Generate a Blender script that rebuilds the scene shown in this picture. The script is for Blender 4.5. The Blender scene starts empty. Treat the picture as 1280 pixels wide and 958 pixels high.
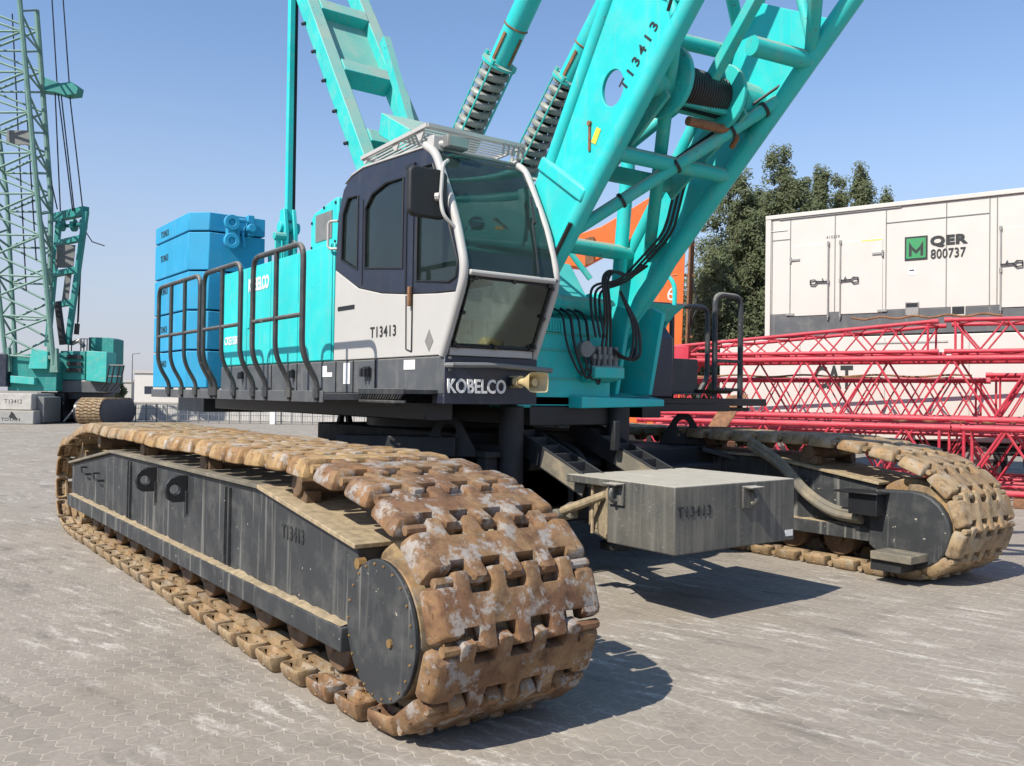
import bpy, bmesh, math, random
from mathutils import Vector, Matrix
random.seed(7)
SC = bpy.context.scene
COL = SC.collection
V = Vector
PI = math.pi

# ------------------------------------------------------------------ camera, light, exposure
cam_d = bpy.data.cameras.new('camera')
cam = bpy.data.objects.new('camera', cam_d)
COL.objects.link(cam)
SC.camera = cam
cam_d.sensor_width = 36.0
cam_d.lens = 1110.98 / 1280 * 36.0
cam_d.clip_start = 0.1
cam_d.clip_end = 2000
fw = V((-0.801, 0.598, 0.014)).normalized()
rt = V((0.598, 0.801, 0.014)); rt = (rt - fw * rt.dot(fw)).normalized()
upv = rt.cross(fw).normalized()
cam.matrix_world = Matrix(((rt.x, upv.x, -fw.x, 7.374), (rt.y, upv.y, -fw.y, -6.096), (rt.z, upv.z, -fw.z, 1.7), (0, 0, 0, 1)))

SUN_TRAVEL = V((-0.19, 0.97, -1.0)).normalized()
world = bpy.data.worlds.new('World'); SC.world = world
world.use_nodes = True
wn = world.node_tree.nodes; wl = world.node_tree.links
wn.clear()
sky = wn.new('ShaderNodeTexSky'); sky.sky_type = 'NISHITA'; sky.sun_disc = False
sky.sun_elevation = math.radians(45.3)
sky.sun_rotation = math.atan2(-SUN_TRAVEL.x, -SUN_TRAVEL.y)
sky.altitude = 0; sky.air_density = 1.15; sky.dust_density = 0.35; sky.ozone_density = 3.0
bgn = wn.new('ShaderNodeBackground'); bgn.inputs['Strength'].default_value = 0.13
wo = wn.new('ShaderNodeOutputWorld')
tint = wn.new('ShaderNodeMix'); tint.data_type = 'RGBA'; tint.blend_type = 'MULTIPLY'; tint.inputs[0].default_value = 1.0; tint.inputs[7].default_value = (0.94, 0.94, 1.0, 1)
wl.new(sky.outputs[0], tint.inputs[6]); hz = wn.new('ShaderNodeMix'); hz.data_type = 'RGBA'; hz.inputs[7].default_value = (2.9, 3.0, 3.7, 1)
tcw = wn.new('ShaderNodeTexCoord'); sxw = wn.new('ShaderNodeSeparateXYZ'); wl.new(tcw.outputs['Generated'], sxw.inputs[0])
mrw = wn.new('ShaderNodeMapRange'); mrw.interpolation_type = 'SMOOTHSTEP'; mrw.inputs[1].default_value = -0.02; mrw.inputs[2].default_value = 0.36; mrw.inputs[3].default_value = 0.85; mrw.inputs[4].default_value = 0.0
nzw = wn.new('ShaderNodeTexNoise'); nzw.inputs['Scale'].default_value = 2.2; nzw.inputs['Detail'].default_value = 4
mpw = wn.new('ShaderNodeMapping'); mpw.inputs['Scale'].default_value = (1, 1, 5); wl.new(tcw.outputs['Generated'], mpw.inputs[0]); wl.new(mpw.outputs[0], nzw.inputs['Vector'])
adw = wn.new('ShaderNodeMath'); adw.operation = 'MULTIPLY_ADD'; adw.inputs[1].default_value = 0.10; wl.new(nzw.outputs['Fac'], adw.inputs[0]); wl.new(sxw.outputs[2], adw.inputs[2])
sbw = wn.new('ShaderNodeMath'); sbw.operation = 'SUBTRACT'; sbw.inputs[1].default_value = 0.05; wl.new(adw.outputs[0], sbw.inputs[0])
wl.new(sbw.outputs[0], mrw.inputs[0]); wl.new(mrw.outputs[0], hz.inputs[0]); wl.new(tint.outputs[2], hz.inputs[6]); wl.new(hz.outputs[2], bgn.inputs[0]); wl.new(bgn.outputs[0], wo.inputs[0])
sun_d = bpy.data.lights.new('sun', 'SUN'); sun_d.energy = 4.9; sun_d.angle = math.radians(0.5)
sun_d.color = (1.0, 0.94, 0.84)
sun = bpy.data.objects.new('sun', sun_d); COL.objects.link(sun)
sun.rotation_mode = 'QUATERNION'
sun.rotation_quaternion = SUN_TRAVEL.to_track_quat('-Z', 'Y')
sun.location = (20, -30, 25)
vs = SC.view_settings
vs.view_transform = 'Standard'; vs.look = 'None'; vs.gamma = 1.0; vs.exposure = 0.42
vs.use_curve_mapping = False

# ------------------------------------------------------------------ materials
def _nodes(name):
    m = bpy.data.materials.new(name); m.use_nodes = True
    nt = m.node_tree; nt.nodes.clear()
    out = nt.nodes.new('ShaderNodeOutputMaterial')
    b = nt.nodes.new('ShaderNodeBsdfPrincipled')
    nt.links.new(b.outputs[0], out.inputs[0])
    return m, nt, b
def N(nt, t, **kw):
    n = nt.nodes.new(t)
    for k, v in kw.items(): setattr(n, k, v)
    return n
def noise(nt, vec, scale, detail=4, rough=0.55):
    n = N(nt, 'ShaderNodeTexNoise'); n.inputs['Scale'].default_value = scale
    n.inputs['Detail'].default_value = detail; n.inputs['Roughness'].default_value = rough
    nt.links.new(vec, n.inputs['Vector']); return n.outputs['Fac']
def ramp(nt, fac, a, b, lo=0.0, hi=1.0):
    n = N(nt, 'ShaderNodeMapRange'); n.inputs[1].default_value = a; n.inputs[2].default_value = b
    n.inputs[3].default_value = lo; n.inputs[4].default_value = hi
    nt.links.new(fac, n.inputs[0]); return n.outputs[0]
def mixc(nt, fac, a, b, mode='MIX'):
    n = N(nt, 'ShaderNodeMix', data_type='RGBA', blend_type=mode)
    for s, v in ((n.inputs[0], fac), (n.inputs[6], a), (n.inputs[7], b)):
        if isinstance(v, (tuple, list)): s.default_value = (v[0], v[1], v[2], 1)
        elif isinstance(v, (int, float)): s.default_value = v
        else: nt.links.new(v, s)
    return n.outputs[2]
def mul(nt, a, b, op='MULTIPLY'):
    n = N(nt, 'ShaderNodeMath', operation=op)
    for s, v in ((n.inputs[0], a), (n.inputs[1], b)):
        if isinstance(v, (int, float)): s.default_value = v
        else: nt.links.new(v, s)
    return n.outputs[0]
def bump(nt, b, h, strength=0.2, dist=0.01):
    n = N(nt, 'ShaderNodeBump'); n.inputs['Strength'].default_value = strength; n.inputs['Distance'].default_value = dist
    nt.links.new(h, n.inputs['Height']); nt.links.new(n.outputs[0], b.inputs['Normal'])
def pos_out(nt): return N(nt, 'ShaderNodeNewGeometry').outputs['Position']
def obj_out(nt):
    tc = N(nt, 'ShaderNodeTexCoord'); oi = N(nt, 'ShaderNodeObjectInfo')
    a = N(nt, 'ShaderNodeVectorMath', operation='ADD')
    s = N(nt, 'ShaderNodeVectorMath', operation='SCALE'); s.inputs[0].default_value = (37.0, 53.0, 71.0)
    nt.links.new(oi.outputs['Random'], s.inputs[3])
    nt.links.new(tc.outputs['Object'], a.inputs[0]); nt.links.new(s.outputs[0], a.inputs[1])
    return a.outputs[0]
def scaled(nt, vec, sc):
    n = N(nt, 'ShaderNodeMapping'); n.inputs['Scale'].default_value = sc
    nt.links.new(vec, n.inputs['Vector']); return n.outputs[0]

def paint(name, col, rough=0.42, dust=0.35, dustcol=(0.42, 0.36, 0.27), streak=0.25, chips=0.0, chipcol=(0.16, 0.07, 0.03), metal=0.0, top=0.5, var=0.14, spec=0.5):
    m, nt, b = _nodes(name)
    p = pos_out(nt)
    n1 = noise(nt, p, 1.7, 6)
    c = mixc(nt, ramp(nt, n1, 0.3, 0.7), tuple(x * (1 - var) for x in col), tuple(min(1, x * (1 + var)) for x in col))
    n2 = noise(nt, p, 5.0, 8, 0.65)
    d = ramp(nt, n2, 0.48, 0.78, 0, dust)
    c = mixc(nt, d, c, dustcol)
    st = noise(nt, scaled(nt, p, (14, 14, 0.55)), 1.0, 4)
    c = mixc(nt, ramp(nt, st, 0.58, 0.74, 0, streak), c, dustcol)
    if top > 0:
        g = N(nt, 'ShaderNodeNewGeometry'); sx = N(nt, 'ShaderNodeSeparateXYZ'); nt.links.new(g.outputs['True Normal'], sx.inputs[0])
        t = ramp(nt, sx.outputs[2], 0.20, 0.62, 0, top)
        t = mul(nt, t, ramp(nt, n1, 0.25, 0.6, 0.4, 1))
        c = mixc(nt, t, c, dustcol)
    if chips > 0:
        n3 = noise(nt, p, 21.0, 5, 0.6)
        c = mixc(nt, ramp(nt, n3, 0.72 - chips * 0.1, 0.74 - chips * 0.1), c, chipcol)
    nt.links.new(c, b.inputs['Base Color'])
    r = mul(nt, ramp(nt, n2, 0.3, 0.8, 0.0, 0.35), rough, 'ADD'); nt.links.new(r, b.inputs['Roughness'])
    b.inputs['Metallic'].default_value = metal
    b.inputs['Specular IOR Level'].default_value = spec
    bump(nt, b, n2, 0.12, 0.006)
    return m

def plain(name, col, rough=0.6, metal=0.0, var=0.12, sc=9.0, bs=0.1):
    m, nt, b = _nodes(name)
    p = pos_out(nt); n1 = noise(nt, p, sc, 6)
    c = mixc(nt, ramp(nt, n1, 0.3, 0.7), tuple(x * (1 - var) for x in col), tuple(min(1, x * (1 + var)) for x in col))
    nt.links.new(c, b.inputs['Base Color']); b.inputs['Roughness'].default_value = rough; b.inputs['Metallic'].default_value = metal
    bump(nt, b, n1, bs, 0.004)
    return m

def shoe_mat(name, mud, rust, steel, k_steel, dry):
    m, nt, b = _nodes(name)
    p = obj_out(nt)
    n1 = noise(nt, p, 3.2, 7, 0.6); n2 = noise(nt, p, 9.0, 8, 0.7); n3 = noise(nt, p, 7.5, 8, 0.72); n4 = noise(nt, p, 40.0, 4, 0.6)
    c = mixc(nt, ramp(nt, n1, 0.40, 0.60), mud, rust)
    c = mixc(nt, ramp(nt, n2, 0.50, 0.68, 0, 0.9), c, tuple(x * 0.36 for x in rust))
    n7 = noise(nt, p, 4.4, 5, 0.6); c = mixc(nt, ramp(nt, n7, 0.52, 0.66, 0, 0.6), c, (0.34, 0.185, 0.075))
    n5 = noise(nt, p, 17.0, 6, 0.7); c = mixc(nt, ramp(nt, n5, 0.55, 0.7, 0, 0.7), c, tuple(x * 0.3 for x in rust))
    c = mixc(nt, ramp(nt, n2, 0.30, 0.42, 0.55, 0), c, dry)
    c = mixc(nt, mul(nt, ramp(nt, n3, 0.52, 0.585), k_steel), c, steel)
    c = mixc(nt, ramp(nt, n4, 0.35, 0.7, 0.0, 0.35), c, tuple(x * 0.5 for x in mud))
    nt.links.new(c, b.inputs['Base Color'])
    b.inputs['Roughness'].default_value = 0.72
    b.inputs['Specular IOR Level'].default_value = 0.3
    h = mul(nt, n2, mul(nt, n4, 0.5), 'ADD')
    bump(nt, b, h, 0.40, 0.0045)
    return m

def glass_mat(name, col, alpha=0.45, rough=0.03):
    m, nt, b = _nodes(name)
    out = [n for n in nt.nodes if n.type == 'OUTPUT_MATERIAL'][0]
    tr = N(nt, 'ShaderNodeBsdfTransparent'); tr.inputs[0].default_value = (*col, 1)
    gl = N(nt, 'ShaderNodeBsdfGlossy'); gl.inputs['Roughness'].default_value = rough; gl.inputs[0].default_value = (0.9, 0.95, 0.95, 1)
    fr = N(nt, 'ShaderNodeFresnel'); fr.inputs[0].default_value = 1.55
    df = N(nt, 'ShaderNodeBsdfDiffuse'); df.inputs[0].default_value = (0.20, 0.29, 0.26, 1)
    p = pos_out(nt); n1 = noise(nt, p, 3.0, 7, 0.7)
    m1 = N(nt, 'ShaderNodeMixShader'); nt.links.new(mul(nt, fr.outputs[0], 1.0, 'MULTIPLY'), m1.inputs[0])
    nt.links.new(tr.outputs[0], m1.inputs[1]); nt.links.new(gl.outputs[0], m1.inputs[2])
    m2 = N(nt, 'ShaderNodeMixShader'); nt.links.new(ramp(nt, n1, 0.30, 0.80, alpha * 0.45, alpha), m2.inputs[0])
    nt.links.new(m1.outputs[0], m2.inputs[1]); nt.links.new(df.outputs[0], m2.inputs[2])
    nt.links.new(m2.outputs[0], out.inputs[0])
    return m

M = {}
M['teal'] = paint('teal_paint', (0.016, 0.52, 0.51), 0.40, dust=0.32, dustcol=(0.20, 0.41, 0.37), streak=0.38, chips=0.16, chipcol=(0.08, 0.16, 0.15), top=0.45, var=0.09)
M['teal_worn'] = paint('worn_teal_paint', (0.02, 0.47, 0.44), 0.5, dust=0.40, dustcol=(0.32, 0.38, 0.31), streak=0.35, chips=0.5, chipcol=(0.10, 0.10, 0.09), top=0.95, var=0.08)
M['teal_dusty'] = paint('dusty_teal_paint', (0.035, 0.40, 0.36), 0.5, dust=0.5, dustcol=(0.33, 0.38, 0.30), streak=0.3, chips=0.3, chipcol=(0.10, 0.09, 0.08), top=0.6, var=0.1)
M['blue'] = paint('blue_paint', (0.014, 0.285, 0.50), 0.55, dust=0.25, dustcol=(0.16, 0.32, 0.45), streak=0.30, chips=0.22, chipcol=(0.14, 0.08, 0.05), top=0.3, var=0.10)
M['grey'] = paint('dark_grey_paint', (0.030, 0.033, 0.036), 0.42, dust=0.22, dustcol=(0.26, 0.24, 0.20), streak=0.30, chips=0.15, chipcol=(0.30, 0.27, 0.22), top=0.75, var=0.15)
M['frame'] = paint('track_frame_paint', (0.028, 0.030, 0.032), 0.5, dust=0.25, dustcol=(0.25, 0.24, 0.21), streak=0.75, chips=0.35, chipcol=(0.36, 0.33, 0.27), top=0.0, var=0.15)
M['skirt'] = paint('grey_skirt_paint', (0.075, 0.08, 0.085), 0.45, dust=0.25, dustcol=(0.30, 0.28, 0.25), streak=0.25, top=0.5)
M['navy'] = paint('navy_paint', (0.018, 0.022, 0.038), 0.25, dust=0.10, dustcol=(0.2, 0.2, 0.2), streak=0.10, top=0.2)
M['white'] = paint('pale_cab_paint', (0.45, 0.435, 0.41), 0.35, dust=0.2, dustcol=(0.50, 0.46, 0.40), streak=0.15, top=0.2, var=0.03)
M['silver'] = paint('silver_pillar_paint', (0.42, 0.41, 0.39), 0.38, dust=0.3, dustcol=(0.42, 0.38, 0.32), streak=0.2, top=0.1, var=0.06)
M['black'] = plain('black_paint', (0.012, 0.013, 0.015), 0.45)
M['rubber'] = plain('black_rubber', (0.015, 0.015, 0.016), 0.55)
M['steel'] = plain('worn_steel', (0.36, 0.34, 0.31), 0.42, 0.6)
M['rusty'] = plain('rusty_steel', (0.20, 0.095, 0.045), 0.8, 0.0, 0.4, 14)
M['brass'] = plain('dirty_yellow_steel', (0.27, 0.165, 0.065), 0.55, 0.35, 0.3, 8)
M['cream'] = plain('cream_plastic', (0.55, 0.43, 0.22), 0.45, 0.0, 0.2, 12)
M['mud'] = plain('dried_mud', (0.30, 0.235, 0.145), 0.95, 0.0, 0.3, 18, 0.6)
M['decal'] = plain('white_decal', (0.72, 0.71, 0.68), 0.45, 0.0, 0.05)
M['stencil'] = plain('black_stencil', (0.018, 0.020, 0.020), 0.6, 0.0, 0.3)
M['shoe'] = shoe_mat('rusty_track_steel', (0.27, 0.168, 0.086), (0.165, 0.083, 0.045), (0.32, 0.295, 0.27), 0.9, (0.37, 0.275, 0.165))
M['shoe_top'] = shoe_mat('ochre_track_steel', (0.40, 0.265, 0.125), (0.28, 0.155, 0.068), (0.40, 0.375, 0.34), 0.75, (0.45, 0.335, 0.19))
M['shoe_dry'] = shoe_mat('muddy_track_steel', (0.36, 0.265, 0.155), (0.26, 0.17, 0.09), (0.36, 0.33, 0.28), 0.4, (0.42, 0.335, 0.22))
M['drum'] = shoe_mat('muddy_drum', (0.38, 0.27, 0.14), (0.20, 0.14, 0.09), (0.35, 0.33, 0.3), 0.3, (0.46, 0.36, 0.22))
M['glass'] = glass_mat('tinted_cab_glass', (0.84, 0.96, 0.92), 0.11)
M['glass_clear'] = glass_mat('clear_lower_glass', (0.86, 0.95, 0.91), 0.03)
M['glass_dark'] = glass_mat('dark_side_glass', (0.66, 0.75, 0.80), 0.08)
M['red'] = paint('red_boom_paint', (0.46, 0.022, 0.046), 0.45, dust=0.35, dustcol=(0.40, 0.17, 0.16), streak=0.2, chips=0.25, top=0.35, var=0.12)
M['orange'] = paint('orange_paint', (0.74, 0.15, 0.025), 0.5, dust=0.3, dustcol=(0.4, 0.2, 0.1), streak=0.3, chips=0.3, top=0.3, var=0.1)
M['cont'] = paint('white_container_paint', (0.53, 0.505, 0.465), 0.5, dust=0.15, dustcol=(0.55, 0.48, 0.38), streak=0.18, top=0.2, var=0.03)
M['cont_grey'] = paint('grey_base_paint', (0.085, 0.09, 0.095), 0.5, dust=0.3, dustcol=(0.3, 0.28, 0.25), streak=0.3, top=0.3)
M['green'] = plain('green_sign_paint', (0.035, 0.25, 0.09), 0.5, 0, 0.08)
M['conc'] = plain('pale_concrete', (0.42, 0.40, 0.37), 0.9, 0, 0.15, 4)
M['lead'] = paint('pale_grey_block_paint', (0.30, 0.30, 0.29), 0.6, dust=0.4, dustcol=(0.45, 0.38, 0.24), streak=0.4)
M['farteal'] = paint('green_teal_paint', (0.115, 0.235, 0.20), 0.5, dust=0.3, dustcol=(0.34, 0.40, 0.33), streak=0.2, top=0.4)
M['farteal2'] = paint('bright_green_teal_paint', (0.010, 0.205, 0.185), 0.5, dust=0.2, dustcol=(0.3, 0.38, 0.33), streak=0.2, top=0.3)
M['amber'] = plain('yellow_sticker', (0.75, 0.55, 0.05), 0.5)
M['seat'] = plain('dark_seat_cloth', (0.06, 0.062, 0.065), 0.8)
M['greyplast'] = plain('grey_plastic', (0.16, 0.165, 0.16), 0.6)
M['spring'] = plain('pale_grey_spring', (0.24, 0.26, 0.235), 0.5, 0.0, 0.25, 12)
M['roller'] = plain('dark_rusty_roller', (0.13, 0.08, 0.045), 0.7, 0.0, 0.35, 10)
M['dark'] = paint('grimy_black_paint', (0.014, 0.015, 0.017), 0.5, dust=0.08, dustcol=(0.10, 0.09, 0.08), streak=0.08, top=0.12)
M['dust_grey'] = paint('dusty_plate', (0.15, 0.135, 0.105), 0.8, dust=0.7, dustcol=(0.40, 0.32, 0.20), streak=0.0, top=0.0, var=0.3)
M['cab_int'] = plain('grey_cab_trim', (0.55, 0.54, 0.50), 0.7)

def weight_mat():
    m, nt, b = _nodes('scuffed_grey_weight')
    p = pos_out(nt)
    n1 = noise(nt, p, 2.6, 7, 0.6); n2 = noise(nt, p, 42, 7, 0.75); n3 = noise(nt, p, 9, 6, 0.65)
    c = mixc(nt, ramp(nt, n1, 0.35, 0.65), (0.060, 0.060, 0.055), (0.115, 0.108, 0.090))
    st = noise(nt, scaled(nt, p, (22, 22, 0.9)), 1.0, 5)
    c = mixc(nt, ramp(nt, st, 0.48, 0.75, 0, 0.6), c, (0.22, 0.205, 0.17))
    c = mixc(nt, mul(nt, mul(nt, ramp(nt, n2, 0.57, 0.70), ramp(nt, n3, 0.42, 0.62)), 0.55), c, (0.55, 0.54, 0.50))
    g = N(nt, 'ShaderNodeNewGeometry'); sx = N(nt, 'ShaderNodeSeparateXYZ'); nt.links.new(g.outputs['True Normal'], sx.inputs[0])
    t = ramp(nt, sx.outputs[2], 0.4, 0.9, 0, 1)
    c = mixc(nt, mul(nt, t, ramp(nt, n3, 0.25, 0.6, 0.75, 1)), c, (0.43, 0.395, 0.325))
    nt.links.new(c, b.inputs['Base Color']); b.inputs['Roughness'].default_value = 0.6
    bump(nt, b, n2, 0.2, 0.004)
    return m
M['weight'] = weight_mat()

# ------------------------------------------------------------------ mesh helpers
WL = {}
UPPER = [False]; UP_S = 1.115; UP_T = V((-0.848, 0.701, -0.1955))     # drawing units of the upper works -> metres in the yard
class B:
    def __init__(s): s.bm = bmesh.new()
    def hexa(s, pts):
        vs_ = [s.bm.verts.new(p) for p in pts]
        for f in ((0, 3, 2, 1), (4, 5, 6, 7), (0, 1, 5, 4), (1, 2, 6, 5), (2, 3, 7, 6), (3, 0, 4, 7)):
            s.bm.faces.new([vs_[i] for i in f])
        return s
    def box(s, a, b):
        x0, y0, z0 = (min(a[i], b[i]) for i in range(3)); x1, y1, z1 = (max(a[i], b[i]) for i in range(3))
        return s.hexa([(x0, y0, z0), (x1, y0, z0), (x1, y1, z0), (x0, y1, z0), (x0, y0, z1), (x1, y0, z1), (x1, y1, z1), (x0, y1, z1)])
    def beam(s, p, q, w, h, up=(0, 0, 1)):
        p = V(p); q = V(q); d = (q - p).normalized(); u = V(up); r = d.cross(u)
        if r.length < 1e-4: r = d.cross(V((1, 0, 0)))
        r.normalize(); u = r.cross(d).normalized(); r *= w / 2; u *= h / 2
        return s.hexa([p - r - u, p + r - u, p + r + u, p - r + u, q - r - u, q + r - u, q + r + u, q - r + u])
    def tube(s, pts, r, n=8, closed=False):
        pts = [V(p) for p in pts]; L = len(pts); rings = []
        ref = None
        for i, p in enumerate(pts):
            if closed: d = (pts[(i + 1) % L] - pts[i - 1]).normalized()
            elif i == 0: d = (pts[1] - p).normalized()
            elif i == L - 1: d = (p - pts[-2]).normalized()
            else: d = ((pts[i + 1] - p).normalized() + (p - pts[i - 1]).normalized()).normalized()
            if ref is None:
                ref = d.cross(V((0, 0, 1)))
                if ref.length < 1e-3: ref = d.cross(V((1, 0, 0)))
            ref = (ref - d * ref.dot(d)).normalized(); b = d.cross(ref)
            rr = r[i] if isinstance(r, (list, tuple)) else r
            rings.append([s.bm.verts.new(p + (ref * math.cos(2 * PI * k / n) + b * math.sin(2 * PI * k / n)) * rr) for k in range(n)])
        for i in range(L if closed else L - 1):
            A = rings[i]; Bq = rings[(i + 1) % L]
            for k in range(n):
                f = s.bm.faces.new((A[k], A[(k + 1) % n], Bq[(k + 1) % n], Bq[k])); f.smooth = True
        if not closed:
            s.bm.faces.new(rings[0][::-1]); s.bm.faces.new(rings[-1])
        return s
    def cyl(s, p, q, r, n=20, r2=None):
        return s.tube([p, q], [r, r if r2 is None else r2], n)
    def prism(s, outer, o, u, v, t, holes=()):
        """polygon (2D) with holes in plane o,u,v; extruded by vector t"""
        o = V(o); u = V(u); v = V(v); t = V(t)
        if not holes:
            lo_ = [s.bm.verts.new(o + u * a + v * b) for a, b in outer]; hi_ = [s.bm.verts.new(o + u * a + v * b + t) for a, b in outer]; n_ = len(outer)
            s.bm.faces.new(lo_[::-1]); s.bm.faces.new(hi_)
            for i in range(n_): s.bm.faces.new((lo_[i], lo_[(i + 1) % n_], hi_[(i + 1) % n_], hi_[i]))
            return s
        bm2 = bmesh.new(); es = []
        for loop in [outer] + list(holes):
            vv = [bm2.verts.new(o + u * a + v * b) for a, b in loop]
            es += [bm2.edges.new((vv[i], vv[(i + 1) % len(vv)])) for i in range(len(vv))]
        bmesh.ops.triangle_fill(bm2, edges=es, use_beauty=True, use_dissolve=False, normal=u.cross(v))
        bm2.faces.ensure_lookup_table()
        tri = [[tuple(x.co) for x in f.verts] for f in bm2.faces]
        bm2.free()
        idx = {}
        def gv(co, top):
            k = (round(co[0], 5), round(co[1], 5), round(co[2], 5), top)
            if k not in idx: idx[k] = s.bm.verts.new(V(co) + (t if top else V((0, 0, 0))))
            return idx[k]
        for f in tri:
            s.bm.faces.new([gv(c, 0) for c in f][::-1]); s.bm.faces.new([gv(c, 1) for c in f])
        for loop in [outer] + list(holes):
            cs = [tuple(o + u * a + v * b) for a, b in loop]
            for i in range(len(cs)):
                c0 = cs[i]; c1 = cs[(i + 1) % len(cs)]
                s.bm.faces.new((gv(c0, 0), gv(c1, 0), gv(c1, 1), gv(c0, 1)))
        return s
    def objs(s, name, mat, parent=None, bevel=0.0, **kw):
        """every separate piece becomes an object of its own"""
        bm = s.bm; bm.verts.index_update(); seen = set(); out = []
        for v0 in bm.verts:
            if v0.index in seen: continue
            st = [v0]; comp = []; seen.add(v0.index)
            while st:
                v = st.pop(); comp.append(v)
                for e in v.link_edges:
                    w = e.other_vert(v)
                    if w.index not in seen: seen.add(w.index); st.append(w)
            nb = B(); mp_ = {v: nb.bm.verts.new(v.co) for v in comp}
            fs = set(f for v in comp for f in v.link_faces)
            for f in sorted(fs, key=lambda q: q.index): nb.bm.faces.new([mp_[v] for v in f.verts])
            out.append(nb.obj(name, mat, parent, bevel, **kw))
        bm.free(); return out
    def disc(s, c, r, n, nx, th, r2=None):
        """solid disc along unit normal nx, thickness th from c"""
        c = V(c); nx = V(nx).normalized()
        return s.cyl(c, c + nx * th, r, n, r2)
    def obj(s, name, mat, parent=None, bevel=0.0, segs=2, sharp=35, **kw):
        bm = s.bm
        if UPPER[0]:
            for v in bm.verts: v.co = v.co * UP_S + UP_T
        bmesh.ops.recalc_face_normals(bm, faces=bm.faces)
        me = bpy.data.meshes.new(name)
        xs = [v.co for v in bm.verts]
        lo = V((min(v.x for v in xs), min(v.y for v in xs), min(v.z for v in xs))); hi = V((max(v.x for v in xs), max(v.y for v in xs), max(v.z for v in xs)))
        c = V(((lo.x + hi.x) / 2, (lo.y + hi.y) / 2, lo.z)) if not kw.get('origin') else V(kw['origin'])
        bmesh.ops.translate(bm, verts=bm.verts, vec=-c)
        for f in bm.faces: f.smooth = True
        bm.to_mesh(me); bm.free()
        me.set_sharp_from_angle(angle=math.radians(sharp))
        o = bpy.data.objects.new(name, me); COL.objects.link(o)
        for mm in (mat if isinstance(mat, (list, tuple)) else [mat]): me.materials.append(M[mm] if isinstance(mm, str) else mm)
        WL[o.name] = c
        if parent is not None:
            o.parent = parent; o.location = c - WL[parent.name]
        else: o.location = c
        if bevel > 0:
            md = o.modifiers.new('bevel', 'BEVEL'); md.width = bevel; md.segments = segs; md.limit_method = 'ANGLE'; md.angle_limit = math.radians(40)
        return o

def empty(name, loc, label=None, cat=None, group=None):
    o = bpy.data.objects.new(name, None); COL.objects.link(o); o.location = loc; o.empty_display_size = 0.3
    WL[o.name] = V(loc)
    if label: tag(o, label, cat, group)
    return o
def tag(o, label, cat, group=None, kind=None):
    if label: o['label'] = label
    if cat: o['category'] = cat
    if group: o['group'] = group
    if kind: o['kind'] = kind
    return o

def text(s, origin, right, up, size, mat, parent, weight=0.0, name='lettering', sx=1.0, spacing=1.0, depth=0.002, align='LEFT'):
    cu = bpy.data.curves.new('txt', 'FONT'); cu.body = s; cu.size = 1.0; cu.offset = weight; cu.space_character = spacing
    cu.extrude = depth / size; cu.align_x = align; cu.resolution_u = 3
    tmp = bpy.data.objects.new('txt', cu); COL.objects.link(tmp)
    bpy.context.view_layer.update()
    me = bpy.data.meshes.new_from_object(tmp)
    bpy.data.objects.remove(tmp)
    r = V(right).normalized(); u = V(up); u = (u - r * u.dot(r)).normalized(); n = r.cross(u)
    o3 = V(origin)
    for v in me.vertices:
        v.co = r * (v.co.x * size * sx) + u * (v.co.y * size) + n * (v.co.z * size + depth)
    if UPPER[0]:
        for v in me.vertices: v.co = v.co * UP_S
        o3 = o3 * UP_S + UP_T
    o = bpy.data.objects.new(name, me); COL.objects.link(o)
    me.materials.clear(); me.materials.append(M[mat])
    WL[o.name] = o3
    o.parent = parent; o.location = o3 - (WL[parent.name] if parent else V((0, 0, 0)))
    return o

def circ(cx, cy, r, n=20, a0=0, a1=2 * PI):
    full = abs(a1 - a0 - 2 * PI) < 1e-6
    return [(cx + r * math.cos(a0 + (a1 - a0) * k / (n if full else n - 1)), cy + r * math.sin(a0 + (a1 - a0) * k / (n if full else n - 1))) for k in range(n)]
def lerp(a, b, t): return V(a) * (1 - t) + V(b) * t
X = (1, 0, 0); Y = (0, 1, 0); Z = (0, 0, 1)
def rnd_path(pts, r, n=5):
    """round the corners of a polyline"""
    pts = [V(p) for p in pts]; out = [pts[0]]
    for i in range(1, len(pts) - 1):
        a = (pts[i - 1] - pts[i]); b = (pts[i + 1] - pts[i]); rr = min(r, a.length * 0.45, b.length * 0.45)
        p0 = pts[i] + a.normalized() * rr; p2 = pts[i] + b.normalized() * rr
        for k in range(n + 1):
            t = k / n; out.append(p0 * (1 - t) ** 2 + pts[i] * 2 * t * (1 - t) + p2 * t * t)
    out.append(pts[-1]); return out
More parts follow.
